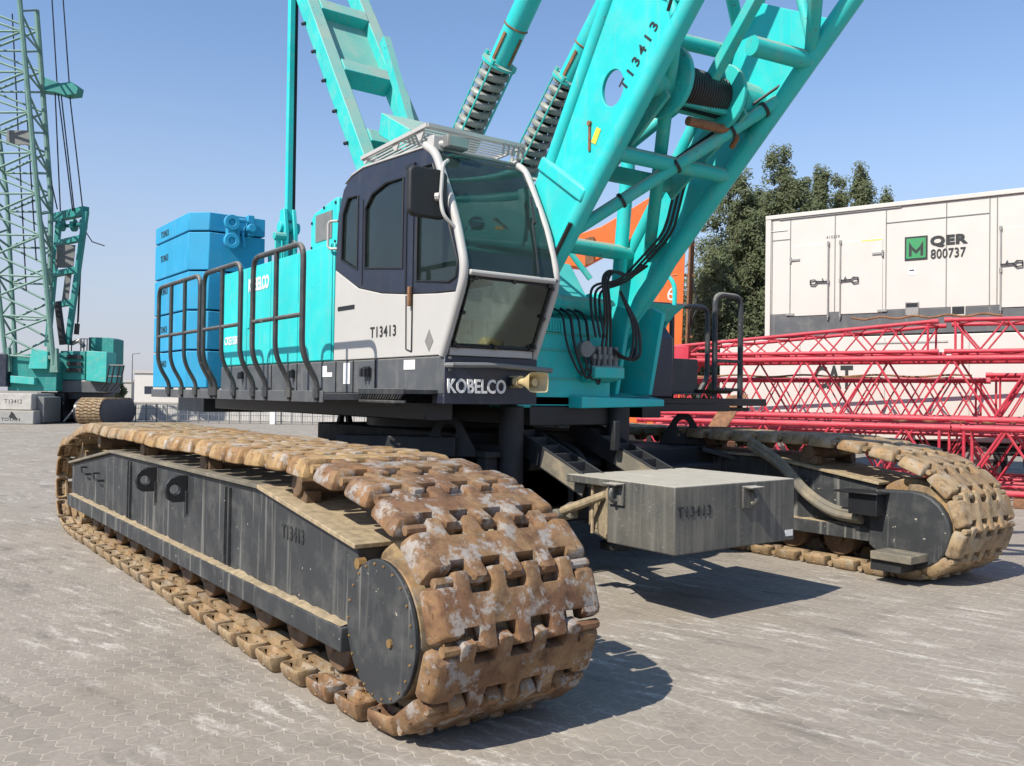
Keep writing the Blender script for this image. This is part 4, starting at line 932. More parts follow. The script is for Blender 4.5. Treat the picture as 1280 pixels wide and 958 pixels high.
# ------------------------------------------------------------------ backstops with springs
for y in (-1.5, -0.75):
    p0 = V((-0.15 + (0.07 if y > -1 else 0), y, 3.52)); d = V((0.57, 0, 0.585)).normalized()
    b = B(); b.cyl(p0 - d * 0.5, p0 + d * 0.7, 0.06, 14); bs = b.obj('backstop', 'rubber', crane)
    s0 = 0.62; s1 = 1.58
    b = B(); b.cyl(p0 + d * (s1 + 0.02), p0 + d * 4.5, 0.105, 18); b.obj('backstop_tube', 'teal', bs)
    b = B(); turns = 10.5; nn = 210; h1 = d.cross(V(Y)).normalized(); h2 = d.cross(h1)
    b.tube([p0 + d * (s0 + (s1 - s0) * k / nn) + (h1 * math.cos(2 * PI * turns * k / nn) + h2 * math.sin(2 * PI * turns * k / nn)) * 0.105 for k in range(nn + 1)], 0.034, 8); b.obj('spring', 'spring', bs)
    b = B(); b.cyl(p0 + d * s0, p0 + d * s1, 0.055, 12); b.obj('spring_core', 'black', bs)
    b = B()
    for s_ in (s0 - 0.02, s1): b.cyl(p0 + d * s_, p0 + d * (s_ + 0.025), 0.165, 20)
    for a in range(4):
        q = (h1 * math.cos(a * PI / 2 + 0.6) + h2 * math.sin(a * PI / 2 + 0.6)) * 0.15; b.cyl(p0 + d * (s0 - 0.06) + q, p0 + d * (s1 + 0.06) + q, 0.010, 6); b.cyl(p0 + d * (s1 + 0.02) + q, p0 + d * (s1 + 0.06) + q, 0.022, 6)
    b.obj('spring_cage', 'teal_worn', bs)
    b = B()
    for k in range(4): a = k * PI / 2 + 0.3; q = (h1 * math.cos(a) + h2 * math.sin(a)) * 0.10; b.beam(p0 + d * (s1 + 0.05) + q, p0 + d * (s1 + 0.30) + q, 0.02, 0.035)
    b.tube([p0 + d * (s1 + 0.36) + (h1 * math.cos(a) + h2 * math.sin(a)) * 0.108 for a in [k / 16 * 2 * PI for k in range(16)]], 0.008, 6, True); b.obj('stop_collar', 'rusty', bs)

# ------------------------------------------------------------------ mast (ladder-shaped frame leaning back) and pendants
MD = V((-0.70, 0, 1.0)).normalized()
def mp(y, z): x = -1.60 - (z - 4.22) * 0.70; return V((x, y, z))
b = B(); b.beam(mp(-1.45, 2.7), mp(-1.45, 9.5), 0.17, 0.23, (1, 0, 0)); mast = b.obj('mast', 'teal_worn', crane, 0.012)
b = B(); b.beam(mp(-0.62, 2.7), mp(-0.62, 9.5), 0.17, 0.23, (1, 0, 0)); b.obj('mast_leg', 'teal_worn', mast, 0.012)
for z in (4.60, 5.62, 6.60, 7.8, 9.0):
    b = B(); b.beam(mp(-1.365, z), mp(-0.705, z), 0.26, 0.20, MD); b.obj('mast_rung', 'teal_worn', mast, 0.01)
b = B(); p = [mp(-1.365, 6.6), mp(-0.705, 6.6), mp(-0.705, 5.7), mp(-1.365, 5.7)]; nq = V((1, 0, 0.7)).normalized() * 0.02
vv = [b.bm.verts.new(q - nq * 2) for q in p] + [b.bm.verts.new(q - nq * 1) for q in p]
for f in ((0, 1, 2, 3), (7, 6, 5, 4), (0, 4, 5, 1), (1, 5, 6, 2), (2, 6, 7, 3), (3, 7, 4, 0)): b.bm.faces.new([vv[i] for i in f])
b.obj('mast_panel', 'teal_dusty', mast)
b = B(); b.hexa([(-1.55, -1.36, 4.62), (-0.95, -1.36, 4.30), (-0.95, -0.70, 4.30), (-1.55, -0.70, 4.62), (-1.50, -1.36, 4.86), (-0.85, -1.36, 4.52), (-0.85, -0.70, 4.52), (-1.50, -0.70, 4.86)]); b.obj('mast_bracket', 'teal_worn', mast, 0.01)
b = B()
for k in range(7):
    q = mp(-1.545, 4.6 + k * 0.45) + V((-0.08, 0, -0.02)); b.cyl(q, q + V((-0.05, -0.02, 0)), 0.022, 8)
for z in (4.62, 5.0): b.tube([mp(-0.70, z) + V((0.14, -0.02, 0)), mp(-0.70, z) + V((0.20, -0.02, -0.06)), mp(-0.70, z) + V((0.12, -0.02, -0.14))], 0.016, 6)
b.objs('mast_bolt', 'black', mast)
b = B(); b.beam((-1.15, -0.95, 4.0), (-2.2, -0.95, 6.0), 0.09, 0.12); b.obj('mast_back_strut', 'teal_worn', mast)
for y, x in ((-1.5, -3.75),):
    b = B(); b.beam((x, y, 3.95), (x - 0.02, y, 9.0), 0.075, 0.09, (1, 0, 0)); pn = b.obj('pendant_bar', 'teal', crane, 0.01)
    b = B(); b.beam((x, y + 0.06, 3.95), (x - 0.02, y + 0.06, 9.0), 0.04, 0.06, (1, 0, 0)); b.obj('pendant_back', 'dark', pn)
    b = B()
    for dy in (-0.09, 0.03): b.prism([(x - 0.10, 2.9), (x + 0.10, 2.9), (x + 0.13, 3.8), (x + 0.06, 4.1), (x - 0.06, 4.1), (x - 0.13, 3.8)], (0, y + dy, 0), X, Z, (0, 0.05, 0), [circ(x, 3.86, 0.05, 12)])
    b.cyl((x, y - 0.13, 3.86), (x, y + 0.14, 3.86), 0.075, 16); b.obj('pendant_link', 'teal', pn, 0.008)
    b = B(); b.tube([(x + 0.19 + 0.05 * math.cos(a), y, 3.62 + 0.05 * math.sin(a)) for a in [k / 14 * 2 * PI for k in range(14)]], 0.01, 6, True); b.obj('pin_ring', 'steel', pn)
b = B(); b.beam((-3.1, -1.9, 2.7), (-3.1, -1.9, 3.62), 0.07, 0.04); b.beam((-3.1, -1.82, 2.7), (-3.1, -1.82, 3.62), 0.03, 0.04); b.cyl((-3.1, -1.95, 3.62), (-3.1, -1.8, 3.62), 0.05, 10); b.beam((-3.35, -1.9, 2.7), (-3.35, -1.9, 3.42), 0.04, 0.04); b.obj('pendant_guide', 'teal_worn', crane, 0.005)

# ------------------------------------------------------------------ machinery and left side of the house
b = B(); b.box((-2.97, -0.25, 1.72), (0.95, 0.36, 2.72)); lh = b.obj('left_house', 'teal', crane, 0.02)
b = B()
b.box((-2.9, -1.84, 1.72), (-0.5, -0.26, 2.5)); b.cyl((-1.8, -1.7, 2.75), (-1.8, -0.4, 2.75), 0.4, 24); b.cyl((-0.7, -1.7, 2.65), (-0.7, -0.4, 2.65), 0.35, 24)
b.obj('hoist_drums', 'grey', crane, 0.02, sharp=50)
b = B()
b.box((1.20, -1.735, 1.60), (1.60, -0.70, 2.36))
ff = b.obj('front_frame_box', 'teal', crane, 0.012)
b = B()
for z in (1.84, 2.08, 2.22): b.box((1.601, -1.735, z), (1.612, -0.92, z + 0.014))
b.objs('panel_seam', 'teal_dusty', ff)
b = B(); b.box((1.601, -1.72, 2.24), (1.63, -1.28, 2.33))
for k in range(14): b.box((1.631, -1.70 + k * 0.03, 2.245), (1.640, -1.69 + k * 0.03, 2.325))
b.obj('louvre', 'teal', ff)
b = B(); b.box((1.0, -1.735, 2.361), (1.35, -0.55, 2.52)); b.hexa([(0.55, -1.72, 2.62), (1.22, -1.72, 2.55), (1.22, -0.6, 2.55), (0.55, -0.6, 2.62), (0.55, -1.72, 2.98), (0.92, -1.72, 2.96), (0.92, -0.6, 2.96), (0.55, -0.6, 2.98)]); b.obj('top_box', 'teal', ff, 0.015)
b = B(); b.cyl((1.42, -1.74, 2.50), (1.42, -0.55, 2.50), 0.085, 20); b.cyl((1.42, -1.30, 2.50), (1.42, -1.22, 2.50), 0.11, 20); b.obj('pivot_tube', 'teal_worn', ff, 0.01, sharp=50)
# boom foot brackets
for y in (-0.62, -0.20):
    b = B(); b.prism([(1.15, 1.72), (1.58, 1.72), (1.74, 2.46), (1.60, 2.52), (1.2, 2.45)], (0, y, 0), X, Z, (0, 0.045, 0), [circ(1.35, 2.1, 0.07, 14)]); b.obj('foot_bracket', 'teal', ff, 0.008)
b = B(); b.box((1.25, -0.915, 1.60), (1.60, 0.02, 1.72)) if False else b.hexa([(1.25, -1.25, 1.60), (1.74, -1.15, 1.60), (1.70, -0.12, 1.62), (1.25, -0.05, 1.60), (1.25, -1.25, 1.74), (1.74, -1.15, 1.70), (1.70, -0.12, 1.68), (1.25, -0.05, 1.74)]); b.obj('front_shelf', 'teal', ff, 0.008)
b = B(); b.hexa([(1.62, -1.06, 1.82), (1.80, -1.06, 1.86), (1.80, -0.72, 1.86), (1.62, -0.72, 1.82), (1.62, -1.06, 2.0), (1.80, -1.06, 1.95), (1.80, -0.72, 1.95), (1.62, -0.72, 2.0)]); b.obj('valve_bracket', 'teal_worn', ff, 0.008)
b = B()
for k in range(5): b.cyl((1.72, -1.02 + k * 0.065, 1.93), (1.72, -1.02 + k * 0.065, 2.13), 0.024, 8); b.cyl((1.72, -1.02 + k * 0.065, 2.02), (1.72, -1.02 + k * 0.065, 2.06), 0.034, 6)
b.cyl((1.70, -1.12, 2.1), (1.76, -1.12, 2.1), 0.07, 14); b.obj('valve_block', 'greyplast', ff)
b = B(); rn = random.Random(5)
for k in range(4):
    y0 = -1.28 + k * 0.085; y1 = -1.05 + k * 0.04; zz = 2.05 - 0.02 * (k % 3); sag = rn.uniform(-0.05, 0.25)
    b.tube(rnd_path([(1.46, y0, 2.46), (1.66, y0 - 0.03, 2.40), (1.74, y0 - 0.05, 2.15 - sag * 0.3), (1.76, (y0 + y1) / 2, 1.96 - sag), (1.73, y1, 2.10)], 0.2, 5), 0.010 + 0.003 * (k % 2), 7)
for k in range(3):
    b.tube(rnd_path([(1.72, -0.92 + 0.05 * k, 2.10), (1.80, -0.95 + 0.03 * k, 2.4), (1.78, -0.98 + 0.03 * k, 2.72), (1.74, -0.86 + 0.04 * k, 2.80), (1.80, -0.72 + 0.03 * k, 2.74), (1.86, -0.58 + 0.03 * k, 2.85)], 0.15, 5), 0.012, 7)
for k in range(3): b.tube(rnd_path([(1.72, -0.80, 2.12 - 0.03 * k), (1.85, -0.70 + 0.06 * k, 2.0), (1.82, -0.62 + 0.03 * k, 2.3), (1.75, -0.74, 2.62)], 0.14, 5), 0.013, 6)
b.obj('hydraulic_hose', 'rubber', ff)
# dark guard and hood on the left
b = B(); b.prism([(0.80, 1.70), (1.32, 1.70), (1.32, 2.28), (1.22, 2.40), (0.80, 2.40)], (0, -0.12, 0), X, Z, (0, 0.52, 0)); b.obj('engine_guard', 'navy', lh, 0.02)
b = B(); b.hexa([(0.75, -0.15, 2.44), (1.30, -0.15, 2.44), (1.30, 0.33, 2.44), (0.75, 0.33, 2.44), (0.75, -0.22, 2.62), (1.42, -0.22, 2.60), (1.42, 0.46, 2.60), (0.75, 0.46, 2.62)]); b.hexa([(0.8, -0.10, 2.63), (1.22, -0.10, 2.61), (1.22, 0.2, 2.61), (0.8, 0.2, 2.63), (0.85, -0.06, 2.86), (1.10, -0.06, 2.84), (1.10, 0.14, 2.84), (0.85, 0.14, 2.86)]); b.obj('hood', 'teal_worn', lh, 0.01)
b = B(); b.tube(rnd_path([(1.0, 0.42, 1.9), (1.15, 0.42, 1.9), (1.15, 0.42, 2.4), (1.30, 0.43, 2.55), (1.30, 0.43, 2.85), (1.05, 0.35, 3.05), (0.9, 0.2, 3.05)], 0.1), 0.022, 8); b.obj('hood_rail', 'teal', lh)
b = B(); b.box((0.75, 0.45, 1.75), (1.15, 0.95, 2.10)); b.box((0.70, 0.42, 1.735), (1.2, 0.98, 1.75)); b.obj('tool_box', 'grey', lh, 0.012)
b = B(); b.box((0.3, 0.37, 1.62), (1.1, 2.15, 1.70)); b.box((0.85, 0.37, 1.56), (1.12, 1.5, 1.64)); b.hexa([(0.9, 0.9, 1.75), (1.15, 0.9, 1.75), (1.15, 1.45, 1.75), (0.9, 1.45, 1.75), (0.9, 0.9, 1.79), (1.2, 0.9, 1.79), (1.2, 1.5, 1.79), (0.9, 1.5, 1.79)]); b.obj('left_platform', 'black', lh, 0.008)
b = B(); b.tube(rnd_path([(0.80, 0.40, 2.67), (0.80, 1.50, 2.70), (0.80, 1.50, 1.92), (0.80, 1.38, 1.78), (0.80, 1.36, 1.68)], 0.10), 0.028, 10); b.tube([(0.80, 0.93, 1.7), (0.80, 0.93, 2.68)], 0.028, 10); b.obj('platform_rail', 'grey', lh)
b = B(); b.tube(rnd_path([(0.80, 1.62, 1.60), (0.80, 1.62, 2.86), (0.80, 2.06, 2.86), (0.80, 2.06, 1.60)], 0.12), 0.032, 10)
for z in (1.66, 1.80, 2.12): b.beam((0.80, 1.62, z), (0.80, 2.06, z), 0.04, 0.035)
b.box((0.7, 1.60, 1.56), (0.9, 2.10, 1.60)); b.obj('platform_gate', 'grey', lh)
for x, y in ((1.08, -0.55), ):
    b = B(); b.tube([(0.4, -1.0, 3.0), (0.4, -1.0, 3.35), (0.4, -0.35, 3.35), (0.4, -0.35, 3.0)], 0.022, 8); b.tube([(0.9, -0.9, 3.35), (0.4, -0.9, 3.35)], 0.02, 8); b.tube([(0.9, -0.9, 3.35), (1.15, -0.55, 2.8)], 0.028, 8); b.tube([(0.9, -0.9, 2.95), (0.9, -0.9, 3.38)], 0.022, 8); b.tube([(0.9, -1.2, 3.2), (0.9, -0.6, 3.42)], 0.018, 8); b.obj('roof_rail', 'teal_worn', lh)

UPPER[0] = False
# ------------------------------------------------------------------ containers behind
E1 = V((5.166, 1.572, 0)).normalized(); N1 = V((E1.y, -E1.x, 0))
CO = V((-6.145, 11.642, 0))
def cpt(u, d, z): return CO + E1 * u + N1 * d + V((0, 0, z))      # d towards the camera
def cbox(b, u0, u1, d0, d1, z0, z1):
    return b.hexa([cpt(u0, d1, z0), cpt(u1, d1, z0), cpt(u1, d0, z0), cpt(u0, d0, z0), cpt(u0, d1, z1), cpt(u1, d1, z1), cpt(u1, d0, z1), cpt(u0, d0, z1)])
gen = empty('generator_container', cpt(6.1, -1.2, 3.18), 'white generator container with dark grey base band and green square sign on its side', 'container')
b = B(); cbox(b, 0, 12.2, -2.44, 0, 3.72, 6.02); gb = b.obj('container_wall', 'cont', gen, 0.02)
b = B(); cbox(b, 0.0, 12.2, -2.44, 0.004, 3.18, 3.718); b.obj('base_band', 'cont_grey', gen, 0.01)
b = B(); cbox(b, -0.03, 12.2, -2.44, 0.05, 6.021, 6.12); cbox(b, -0.03, 0.10, -0.1, 0.04, 3.2, 6.02); cbox(b, 0.001, 0.5, -0.05, 0.02, 5.72, 5.74); b.obj('top_rail', 'cont', gb, 0.012)
b = B(); cbox(b, 0.30, 3.05, 0.001, 0.03, 5.985, 6.018); cbox(b, -0.0, 0.012, 0.041, 0.045, 6.04, 6.07); b.obj('gutter', 'greyplast', gb)
for u0, u1 in ((0.585, 1.485), (1.72, 2.66), (4.98, 5.95), (6.2, 7.1)):
    b = B(); cbox(b, u0, u1, 0.001, 0.022, 3.67, 5.33); dd = b.obj('container_door', 'cont', gb, 0.006)
    b = B()
    ur = u1 - 0.02 if u0 in (0.585, 6.2) else u0 + 0.02
    b.cyl(cpt(ur, 0.045, 3.55), cpt(ur, 0.045, 5.35), 0.016, 8)
    for z in (3.6, 5.28, 4.4): b.cyl(cpt(ur, 0.045, z), cpt(ur, 0.045, z + 0.09), 0.03, 8)
    b.obj('lock_rod', 'steel', dd)
    b = B(); sg = -1 if u0 in (0.585, 6.2) else 1; zc = 4.44 if u0 < 3 else 4.56
    b.beam(cpt(ur, 0.06, zc), cpt(ur + sg * 0.24, 0.06, zc + 0.01), 0.02, 0.03)
    b.tube([cpt(ur + sg * 0.24, 0.06, zc), cpt(ur + sg * 0.30, 0.06, zc + 0.06), cpt(ur + sg * 0.40, 0.06, zc + 0.05), cpt(ur + sg * 0.40, 0.06, zc - 0.05), cpt(ur + sg * 0.30, 0.06, zc - 0.06)], 0.017, 6, True)
    b.beam(cpt(ur + sg * 0.10, 0.06, zc + 0.02), cpt(ur + sg * 0.13, 0.06, zc + 0.08), 0.02, 0.02); b.obj('door_lever', 'black', dd)
    b = B(); uh = u0 if sg < 0 else u1
    for z in (4.98,): b.box_ = None; cbox(b, uh - 0.02 if sg < 0 else uh - 0.22, uh + 0.22 if sg < 0 else uh + 0.02, 0.023, 0.05, z, z + 0.045); b.cyl(cpt(uh, 0.04, z - 0.05), cpt(uh, 0.04, z + 0.09), 0.022, 8)
    cbox(b, uh - 0.1, uh + 0.1, 0.023, 0.04, 3.69, 3.74); b.obj('hinge', 'steel', dd)
b = B()
for u in (0.12, 0.56, 1.6, 2.72, 3.95, 4.78, 4.92): cbox(b, u, u + 0.018, 0.001, 0.012, 3.73, 5.98)
cbox(b, 2.72, 4.78, 0.001, 0.012, 5.66, 5.68); cbox(b, 0.12, 0.56, 0.001, 0.01, 5.5, 5.52); b.objs('panel_seam', 'greyplast', gb)
b = B(); cbox(b, 3.12, 3.585, 0.0065, 0.016, 4.795, 5.315); b.obj('sign_border', 'stencil', gb)
b = B(); cbox(b, 3.155, 3.55, 0.0165, 0.022, 4.835, 5.275); sg_ = b.obj('green_sign', 'green', gb)
b = B()
for pts in ([(3.21, 4.88), (3.265, 4.88), (3.265, 5.12), (3.21, 5.20)], [(3.50, 4.88), (3.445, 4.88), (3.445, 5.12), (3.50, 5.20)], [(3.268, 5.10), (3.268, 5.02), (3.354, 4.93), (3.354, 5.01)], [(3.442, 5.10), (3.442, 5.02), (3.356, 4.93), (3.356, 5.01)]):
    b.prism(pts, CO, E1, Z, N1 * 0.026)
b.objs('sign_mark', 'stencil', sg_)
text('QER', cpt(3.64, 0.013, 5.09), E1, Z, 0.27, 'stencil', gb, 0.05, sx=1.30, spacing=1.08)
text('800737', cpt(3.645, 0.013, 4.80), E1, Z, 0.285, 'stencil', gb, 0.012, sx=0.79, spacing=1.03)
text('410239', cpt(1.41, 0.001, 5.44), E1, Z, 0.095, 'stencil', gb, 0.006, sx=0.85, spacing=1.3)
b = B(); cbox(b, 3.19, 3.35, 0.001, 0.006, 4.47, 4.62); b.obj('notice', 'decal', gb)
b = B(); cbox(b, 3.22, 3.32, 0.0065, 0.009, 4.56, 4.59); b.obj('notice_mark', 'stencil', gb)
b = B(); cbox(b, 3.14, 3.42, 0.006, 0.03, 3.58, 3.88); b.obj('outlet_box', 'steel', gb, 0.01)
b = B(); cbox(b, 3.16, 3.40, 0.0305, 0.034, 3.76, 3.85); cbox(b, 4.09, 4.31, 0.005, 0.02, 3.57, 3.72); b.objs('outlet_opening', 'black', gb)
b = B(); cbox(b, 4.06, 4.34, 0.005, 0.016, 3.545, 3.565); cbox(b, 4.06, 4.08, 0.005, 0.02, 3.57, 3.74); cbox(b, 4.32, 4.34, 0.005, 0.02, 3.57, 3.74); b.obj('opening_frame', 'cont', gb)
b = B(); cbox(b, 2.2, 2.64, 0.0225, 0.024, 5.30, 5.325); b.obj('rust_run', 'amber', gb)

low = empty('trailer_generator', cpt(6.1, -1.2, 0.0), 'white generator trailer standing under the container and behind the red boom sections', 'trailer')
b = B(); cbox(b, -1.2, 12.0, -2.5, -0.02, 0.85, 3.16); lb = b.obj('trailer_body', 'cont', low, 0.03)
text('CAT', cpt(1.14, -0.019, 1.98), E1, Z, 0.72, 'stencil', lb, 0.03, sx=0.62)
b = B()
for u in (-0.6, 0.8, 2.7, 4.4, 6.0, 7.6): cbox(b, u, u + 0.02, -0.019, -0.008, 0.95, 3.1)
cbox(b, 2.5, 4.0, -0.019, 0.0, 2.98, 3.02); b.objs('body_seam', 'conc', lb)
b = B(); cbox(b, -1.0, 12.0, -2.2, -0.25, 0.58, 0.84); cbox(b, -1.0, 12.0, -0.24, -0.1, 0.62, 0.80); b.obj('chassis', 'black', low)
for u in (0.2, 1.5, 4.6, 5.9, 9.5, 10.8):
    b = B(); b.cyl(cpt(u, -0.42, 0.5), cpt(u, -0.12, 0.5), 0.5, 28); wh = b.obj('wheel', 'rubber', low, 0.03)
    b = B(); b.cyl(cpt(u, -0.119, 0.5), cpt(u, -0.09, 0.5), 0.28, 20); b.obj('rim', 'steel', wh)

# ------------------------------------------------------------------ red lattice boom sections, stacked
E2 = V((4.004, 1.52, 0)).normalized(); N2 = V((E2.y, -E2.x, 0))
RO = V((-3.504, 7.738, 0))
def rpt(u, d, z): return RO + E2 * u + N2 * d + V((0, 0, z))
GRP = 'red lattice boom sections stacked in front of the containers'
def lattice(label, u0, u1, d0, d1, zb, zt, zb2=None, zt2=None, rc=0.052, rl=0.024, step=0.62, ends=True, seed=0):
    """u along, d0 (front) .. d1 (back), z bottom/top at u0, zb2/zt2 at u1"""
    zb2 = zb if zb2 is None else zb2; zt2 = zt if zt2 is None else zt2
    root = empty('boom_section', rpt((u0 + u1) / 2, (d0 + d1) / 2, zb - rc), label, 'boom section', GRP)
    def bz(u): return zb + (zb2 - zb) * (u - u0) / (u1 - u0)
    def tz(u): return zt + (zt2 - zt) * (u - u0) / (u1 - u0)
    for d in (d0, d1):
        for f in (bz, tz):
            b = B(); b.cyl(rpt(u0, d, f(u0)), rpt(u1, d, f(u1)), rc, 12)
            for u in (u0, u1): b.cyl(rpt(u - 0.12 if u == u0 else u, d, f(u)), rpt(u if u == u0 else u + 0.12, d, f(u)), rc * 1.25, 12)
            b.obj('chord', 'red', root)
    n = max(4, int(round((u1 - u0) / step))); us = [u0 + (u1 - u0) * (k + 0.0) / n for k in range(n + 1)]
    b = B()
    for d in (d0, d1):
        for k in range(n):
            f, g = (bz, tz) if (k + seed) % 2 == 0 else (tz, bz)
            b.cyl(rpt(us[k], d, f(us[k])), rpt(us[k + 1], d, g(us[k + 1])), rl, 7)
    for f in (bz, tz):
        for k in range(n):
            a, c = (d0, d1) if (k + seed) % 2 == 0 else (d1, d0)
            b.cyl(rpt(us[k], a, f(us[k])), rpt(us[k + 1], c, f(us[k + 1])), rl, 7)
    b.obj('lacing', 'red', root)
    if ends:
        for u in (u0 + 0.05, u1 - 0.05):
            b = B()
            for d in (d0, d1): b.cyl(rpt(u, d, bz(u)), rpt(u, d, tz(u)), rl * 1.25, 8)
            for f in (bz, tz): b.cyl(rpt(u, d0, f(u)), rpt(u, d1, f(u)), rl * 1.25, 8)
            b.obj('end_frame', 'red', root)
    return root
lattice('thin tapered red boom section lying topmost on the stack, rising to its right', -2.0, 3.12, -0.05, -1.1, 2.56, 2.70, 2.56, 3.08, 0.034, 0.016, 0.34)
lattice('slender level red boom section lying topmost at the right end of the stack', 3.45, 9.5, -0.05, -1.1, 2.56, 3.10, 2.56, 3.04, 0.036, 0.017, 0.40, seed=1)
lattice('wide red boom section in the middle layer, its thick front tube catching the sun', -2.1, 9.0, 0.0, -1.35, 1.40, 2.44, rc=0.050, rl=0.020, step=0.62)
lattice('red boom section at the bottom front of the stack, resting on timbers', -2.1, 3.35, 0.30, -1.10, 0.24, 1.26, rc=0.048, rl=0.020, step=0.58, seed=1)
lattice('red boom section at the bottom right of the stack, beside the rusty track', 3.62, 9.4, 0.30, -1.10, 0.22, 1.26, rc=0.052, rl=0.022, step=0.64)
lattice('red boom section in the back row with ropes lying along its top tubes', -3.0, 3.72, -1.75, -2.75, 1.30, 2.10, rc=0.036, rl=0.016, step=0.46, seed=1)
lattice('red boom section lowest in the row just behind the front boom sections', -3.0, 8.5, -1.75, -2.75, 0.22, 1.08, rc=0.036, rl=0.016, step=0.5)
lattice('red boom section in the back row at the right end, behind the wide middle one', 3.95, 9.2, -1.75, -2.75, 1.30, 2.20, rc=0.038, rl=0.017, step=0.5)
lattice('red boom section in the rearmost row, at the level of the middle layer', -3.2, 5.0, -3.05, -3.95, 1.25, 2.15, rc=0.034, rl=0.016, step=0.48, seed=1)
lattice('red boom section in the rearmost row, lowest against the white trailer', -3.2, 8.8, -3.05, -3.95, 0.22, 1.12, rc=0.034, rl=0.016, step=0.5)
b = B(); b.hexa([rpt(-2.0 + a, d, z) for a, d, z in ((0.1, 0.06, 2.40), (0.75, 0.06, 2.42), (0.75, -0.4, 2.42), (0.1, -0.4, 2.40), (0.1, 0.06, 2.76), (0.75, 0.06, 2.72), (0.75, -0.4, 2.72), (0.1, -0.4, 2.76))])
b.cyl(rpt(-1.6, 0.05, 2.56), rpt(-1.6, 0.065, 2.56), 0.05, 12); o = b.obj('end_block', 'red', None, 0.015); tag(o, 'red end block lying on the left end of the stacked boom sections', 'end block')
for k, (u, lab) in enumerate(((0.2, 'timber under the left part of the bottom red boom section'), (2.9, 'timber under the right end of the bottom front red boom section'), (4.4, 'timber under the left end of the bottom right red boom section'))):
    b = B(); b.hexa([rpt(u + a, d, z) for a, d, z in ((0, 0.45, 0), (0.2, 0.45, 0), (0.2, -1.3, 0), (0, -1.3, 0), (0, 0.45, 0.155), (0.2, 0.45, 0.155), (0.2, -1.3, 0.155), (0, -1.3, 0.155))])
    o = b.obj('timber', 'rusty', None, 0.01); tag(o, lab, 'timber', 'timbers under the boom sections')
rn = random.Random(9)
for k, (d, z, u0, u1, lab) in enumerate(((-1.78, 2.185, -2.6, 3.6, 'long brown rope lying along the top tube of the back red boom section'), (0.02, 1.375, 2.4, 4.4, 'short brown rope lying between the middle and bottom red boom sections'), (-0.05, 3.17, 1.8, 4.2, 'thin brown rope draped over the topmost red boom sections'))):
    b = B(); n = 40; b.tube([rpt(u0 + (u1 - u0) * i / n, d + rn.uniform(-0.01, 0.01), z + 0.02 * math.sin(i * 0.7 + k)) for i in range(n + 1)], 0.022, 6)
    if k == 0: b.tube([rpt(u0 + 0.3 + (u1 - u0 - 0.6) * i / n, d + 0.03, z - 0.05 + 0.02 * math.sin(i * 0.5)) for i in range(n + 1)], 0.018, 6)
    o = b.obj('rope', 'rusty'); tag(o, lab, 'rope')
o = B(); 
o.hexa([V(q) for q in [(-3.05, 5.75, 0.95), (-2.75, 5.95, 1.0), (-2.95, 6.2, 1.0), (-3.25, 6.0, 0.95), (-2.85, 6.25, 1.75), (-2.55, 6.45, 1.78), (-2.75, 6.7, 1.78), (-3.05, 6.5, 1.75)]])
o.box((-3.3, 5.7, 0), (-2.7, 6.3, 0.96)); o = o.obj('steel_block', 'rusty', None, 0.02); tag(o, 'rusty brown steel block seen below the teal frame beside the red boom sections', 'steel block')

# ------------------------------------------------------------------ orange machine behind
OA = V((0.598, 0.801, 0)).normalized(); OB = V((-0.801, 0.598, 0)).normalized()
og = empty('orange_crane', (-10.9, 12.9, 0), 'orange boom machine partly hidden behind the turquoise boom, with a white 6 on its column', 'crane')
def opt(a, bq, z): return V((-10.66, 13.17, 0)) + OA * a + OB * bq + V((0, 0, z))
def oprism(b, pts, d0, d1): return b.prism(pts, opt(0, d0, 0), OA, Z, OB * (d1 - d0))
b = B(); oprism(b, [(-0.62, 0.6), (0.25, 0.6), (0.42, 8.2), (0.10, 8.2), (-0.42, 4.6)], 0, 0.7); oc = b.obj('column', 'orange', og, 0.02)
b = B()
for k, (a, r) in enumerate(((0.42, 0.035), (0.50, 0.03), (0.57, 0.025))): b.tube([opt(a - 0.05, 0.1 * k, 0.9), opt(a + 0.02, 0.1 * k, 3.6), opt(a + 0.14, 0.1 * k, 8.2)], r, 8)
for z in (2.5, 3.5, 4.4, 5.3, 6.2): b.beam(opt(0.30, 0.1, z), opt(0.62 + (z - 3) * 0.02, 0.1, z), 0.05, 0.06)
b.obj('pipe', 'rusty', oc)
b = B(); b.tube(rnd_path([opt(0.60, 0, 5.0), opt(0.75, 0, 4.6), opt(0.52, 0, 4.3), opt(0.5, 0, 3.9)], 0.2), 0.025, 7); b.tube(rnd_path([opt(0.62, 0.1, 5.3), opt(0.66, 0.1, 4.9), opt(0.82, 0.1, 4.5), opt(0.60, 0.1, 4.0), opt(0.55, 0.1, 3.3)], 0.2), 0.025, 7); b.obj('hose', 'rubber', oc)
text('6', opt(-0.16, -0.001, 4.55), OA, Z, 0.55, 'decal', oc, 0.0, sx=0.85)
b = B(); b.beam(opt(-0.30, -0.002, 5.25), opt(0.15, -0.002, 5.3), 0.03, 0.004, (0, 0, 1)); b.obj('stripe', 'decal', oc)
b = B(); oprism(b, [(-3.3, 5.55), (-2.6, 5.50), (-1.8, 5.95), (-0.9, 6.55), (0.12, 7.45), (0.20, 8.15), (-1.2, 7.25), (-2.1, 6.7), (-2.8, 6.45), (-3.3, 6.25)], 0.1, 0.7); b.obj('jib', 'orange', og, 0.02)
b = B(); oprism(b, [(-2.55, 5.55), (-2.30, 5.62), (-2.30, 6.4), (-2.55, 6.35)], 0.04, 0.09); b.obj('jib_recess', 'rusty', og)
b = B(); oprism(b, [(-3.4, 0.9), (0.6, 0.9), (0.6, 2.2), (-3.4, 2.2)], 0.75, 3.2); b.obj('body', 'orange', og, 0.05)
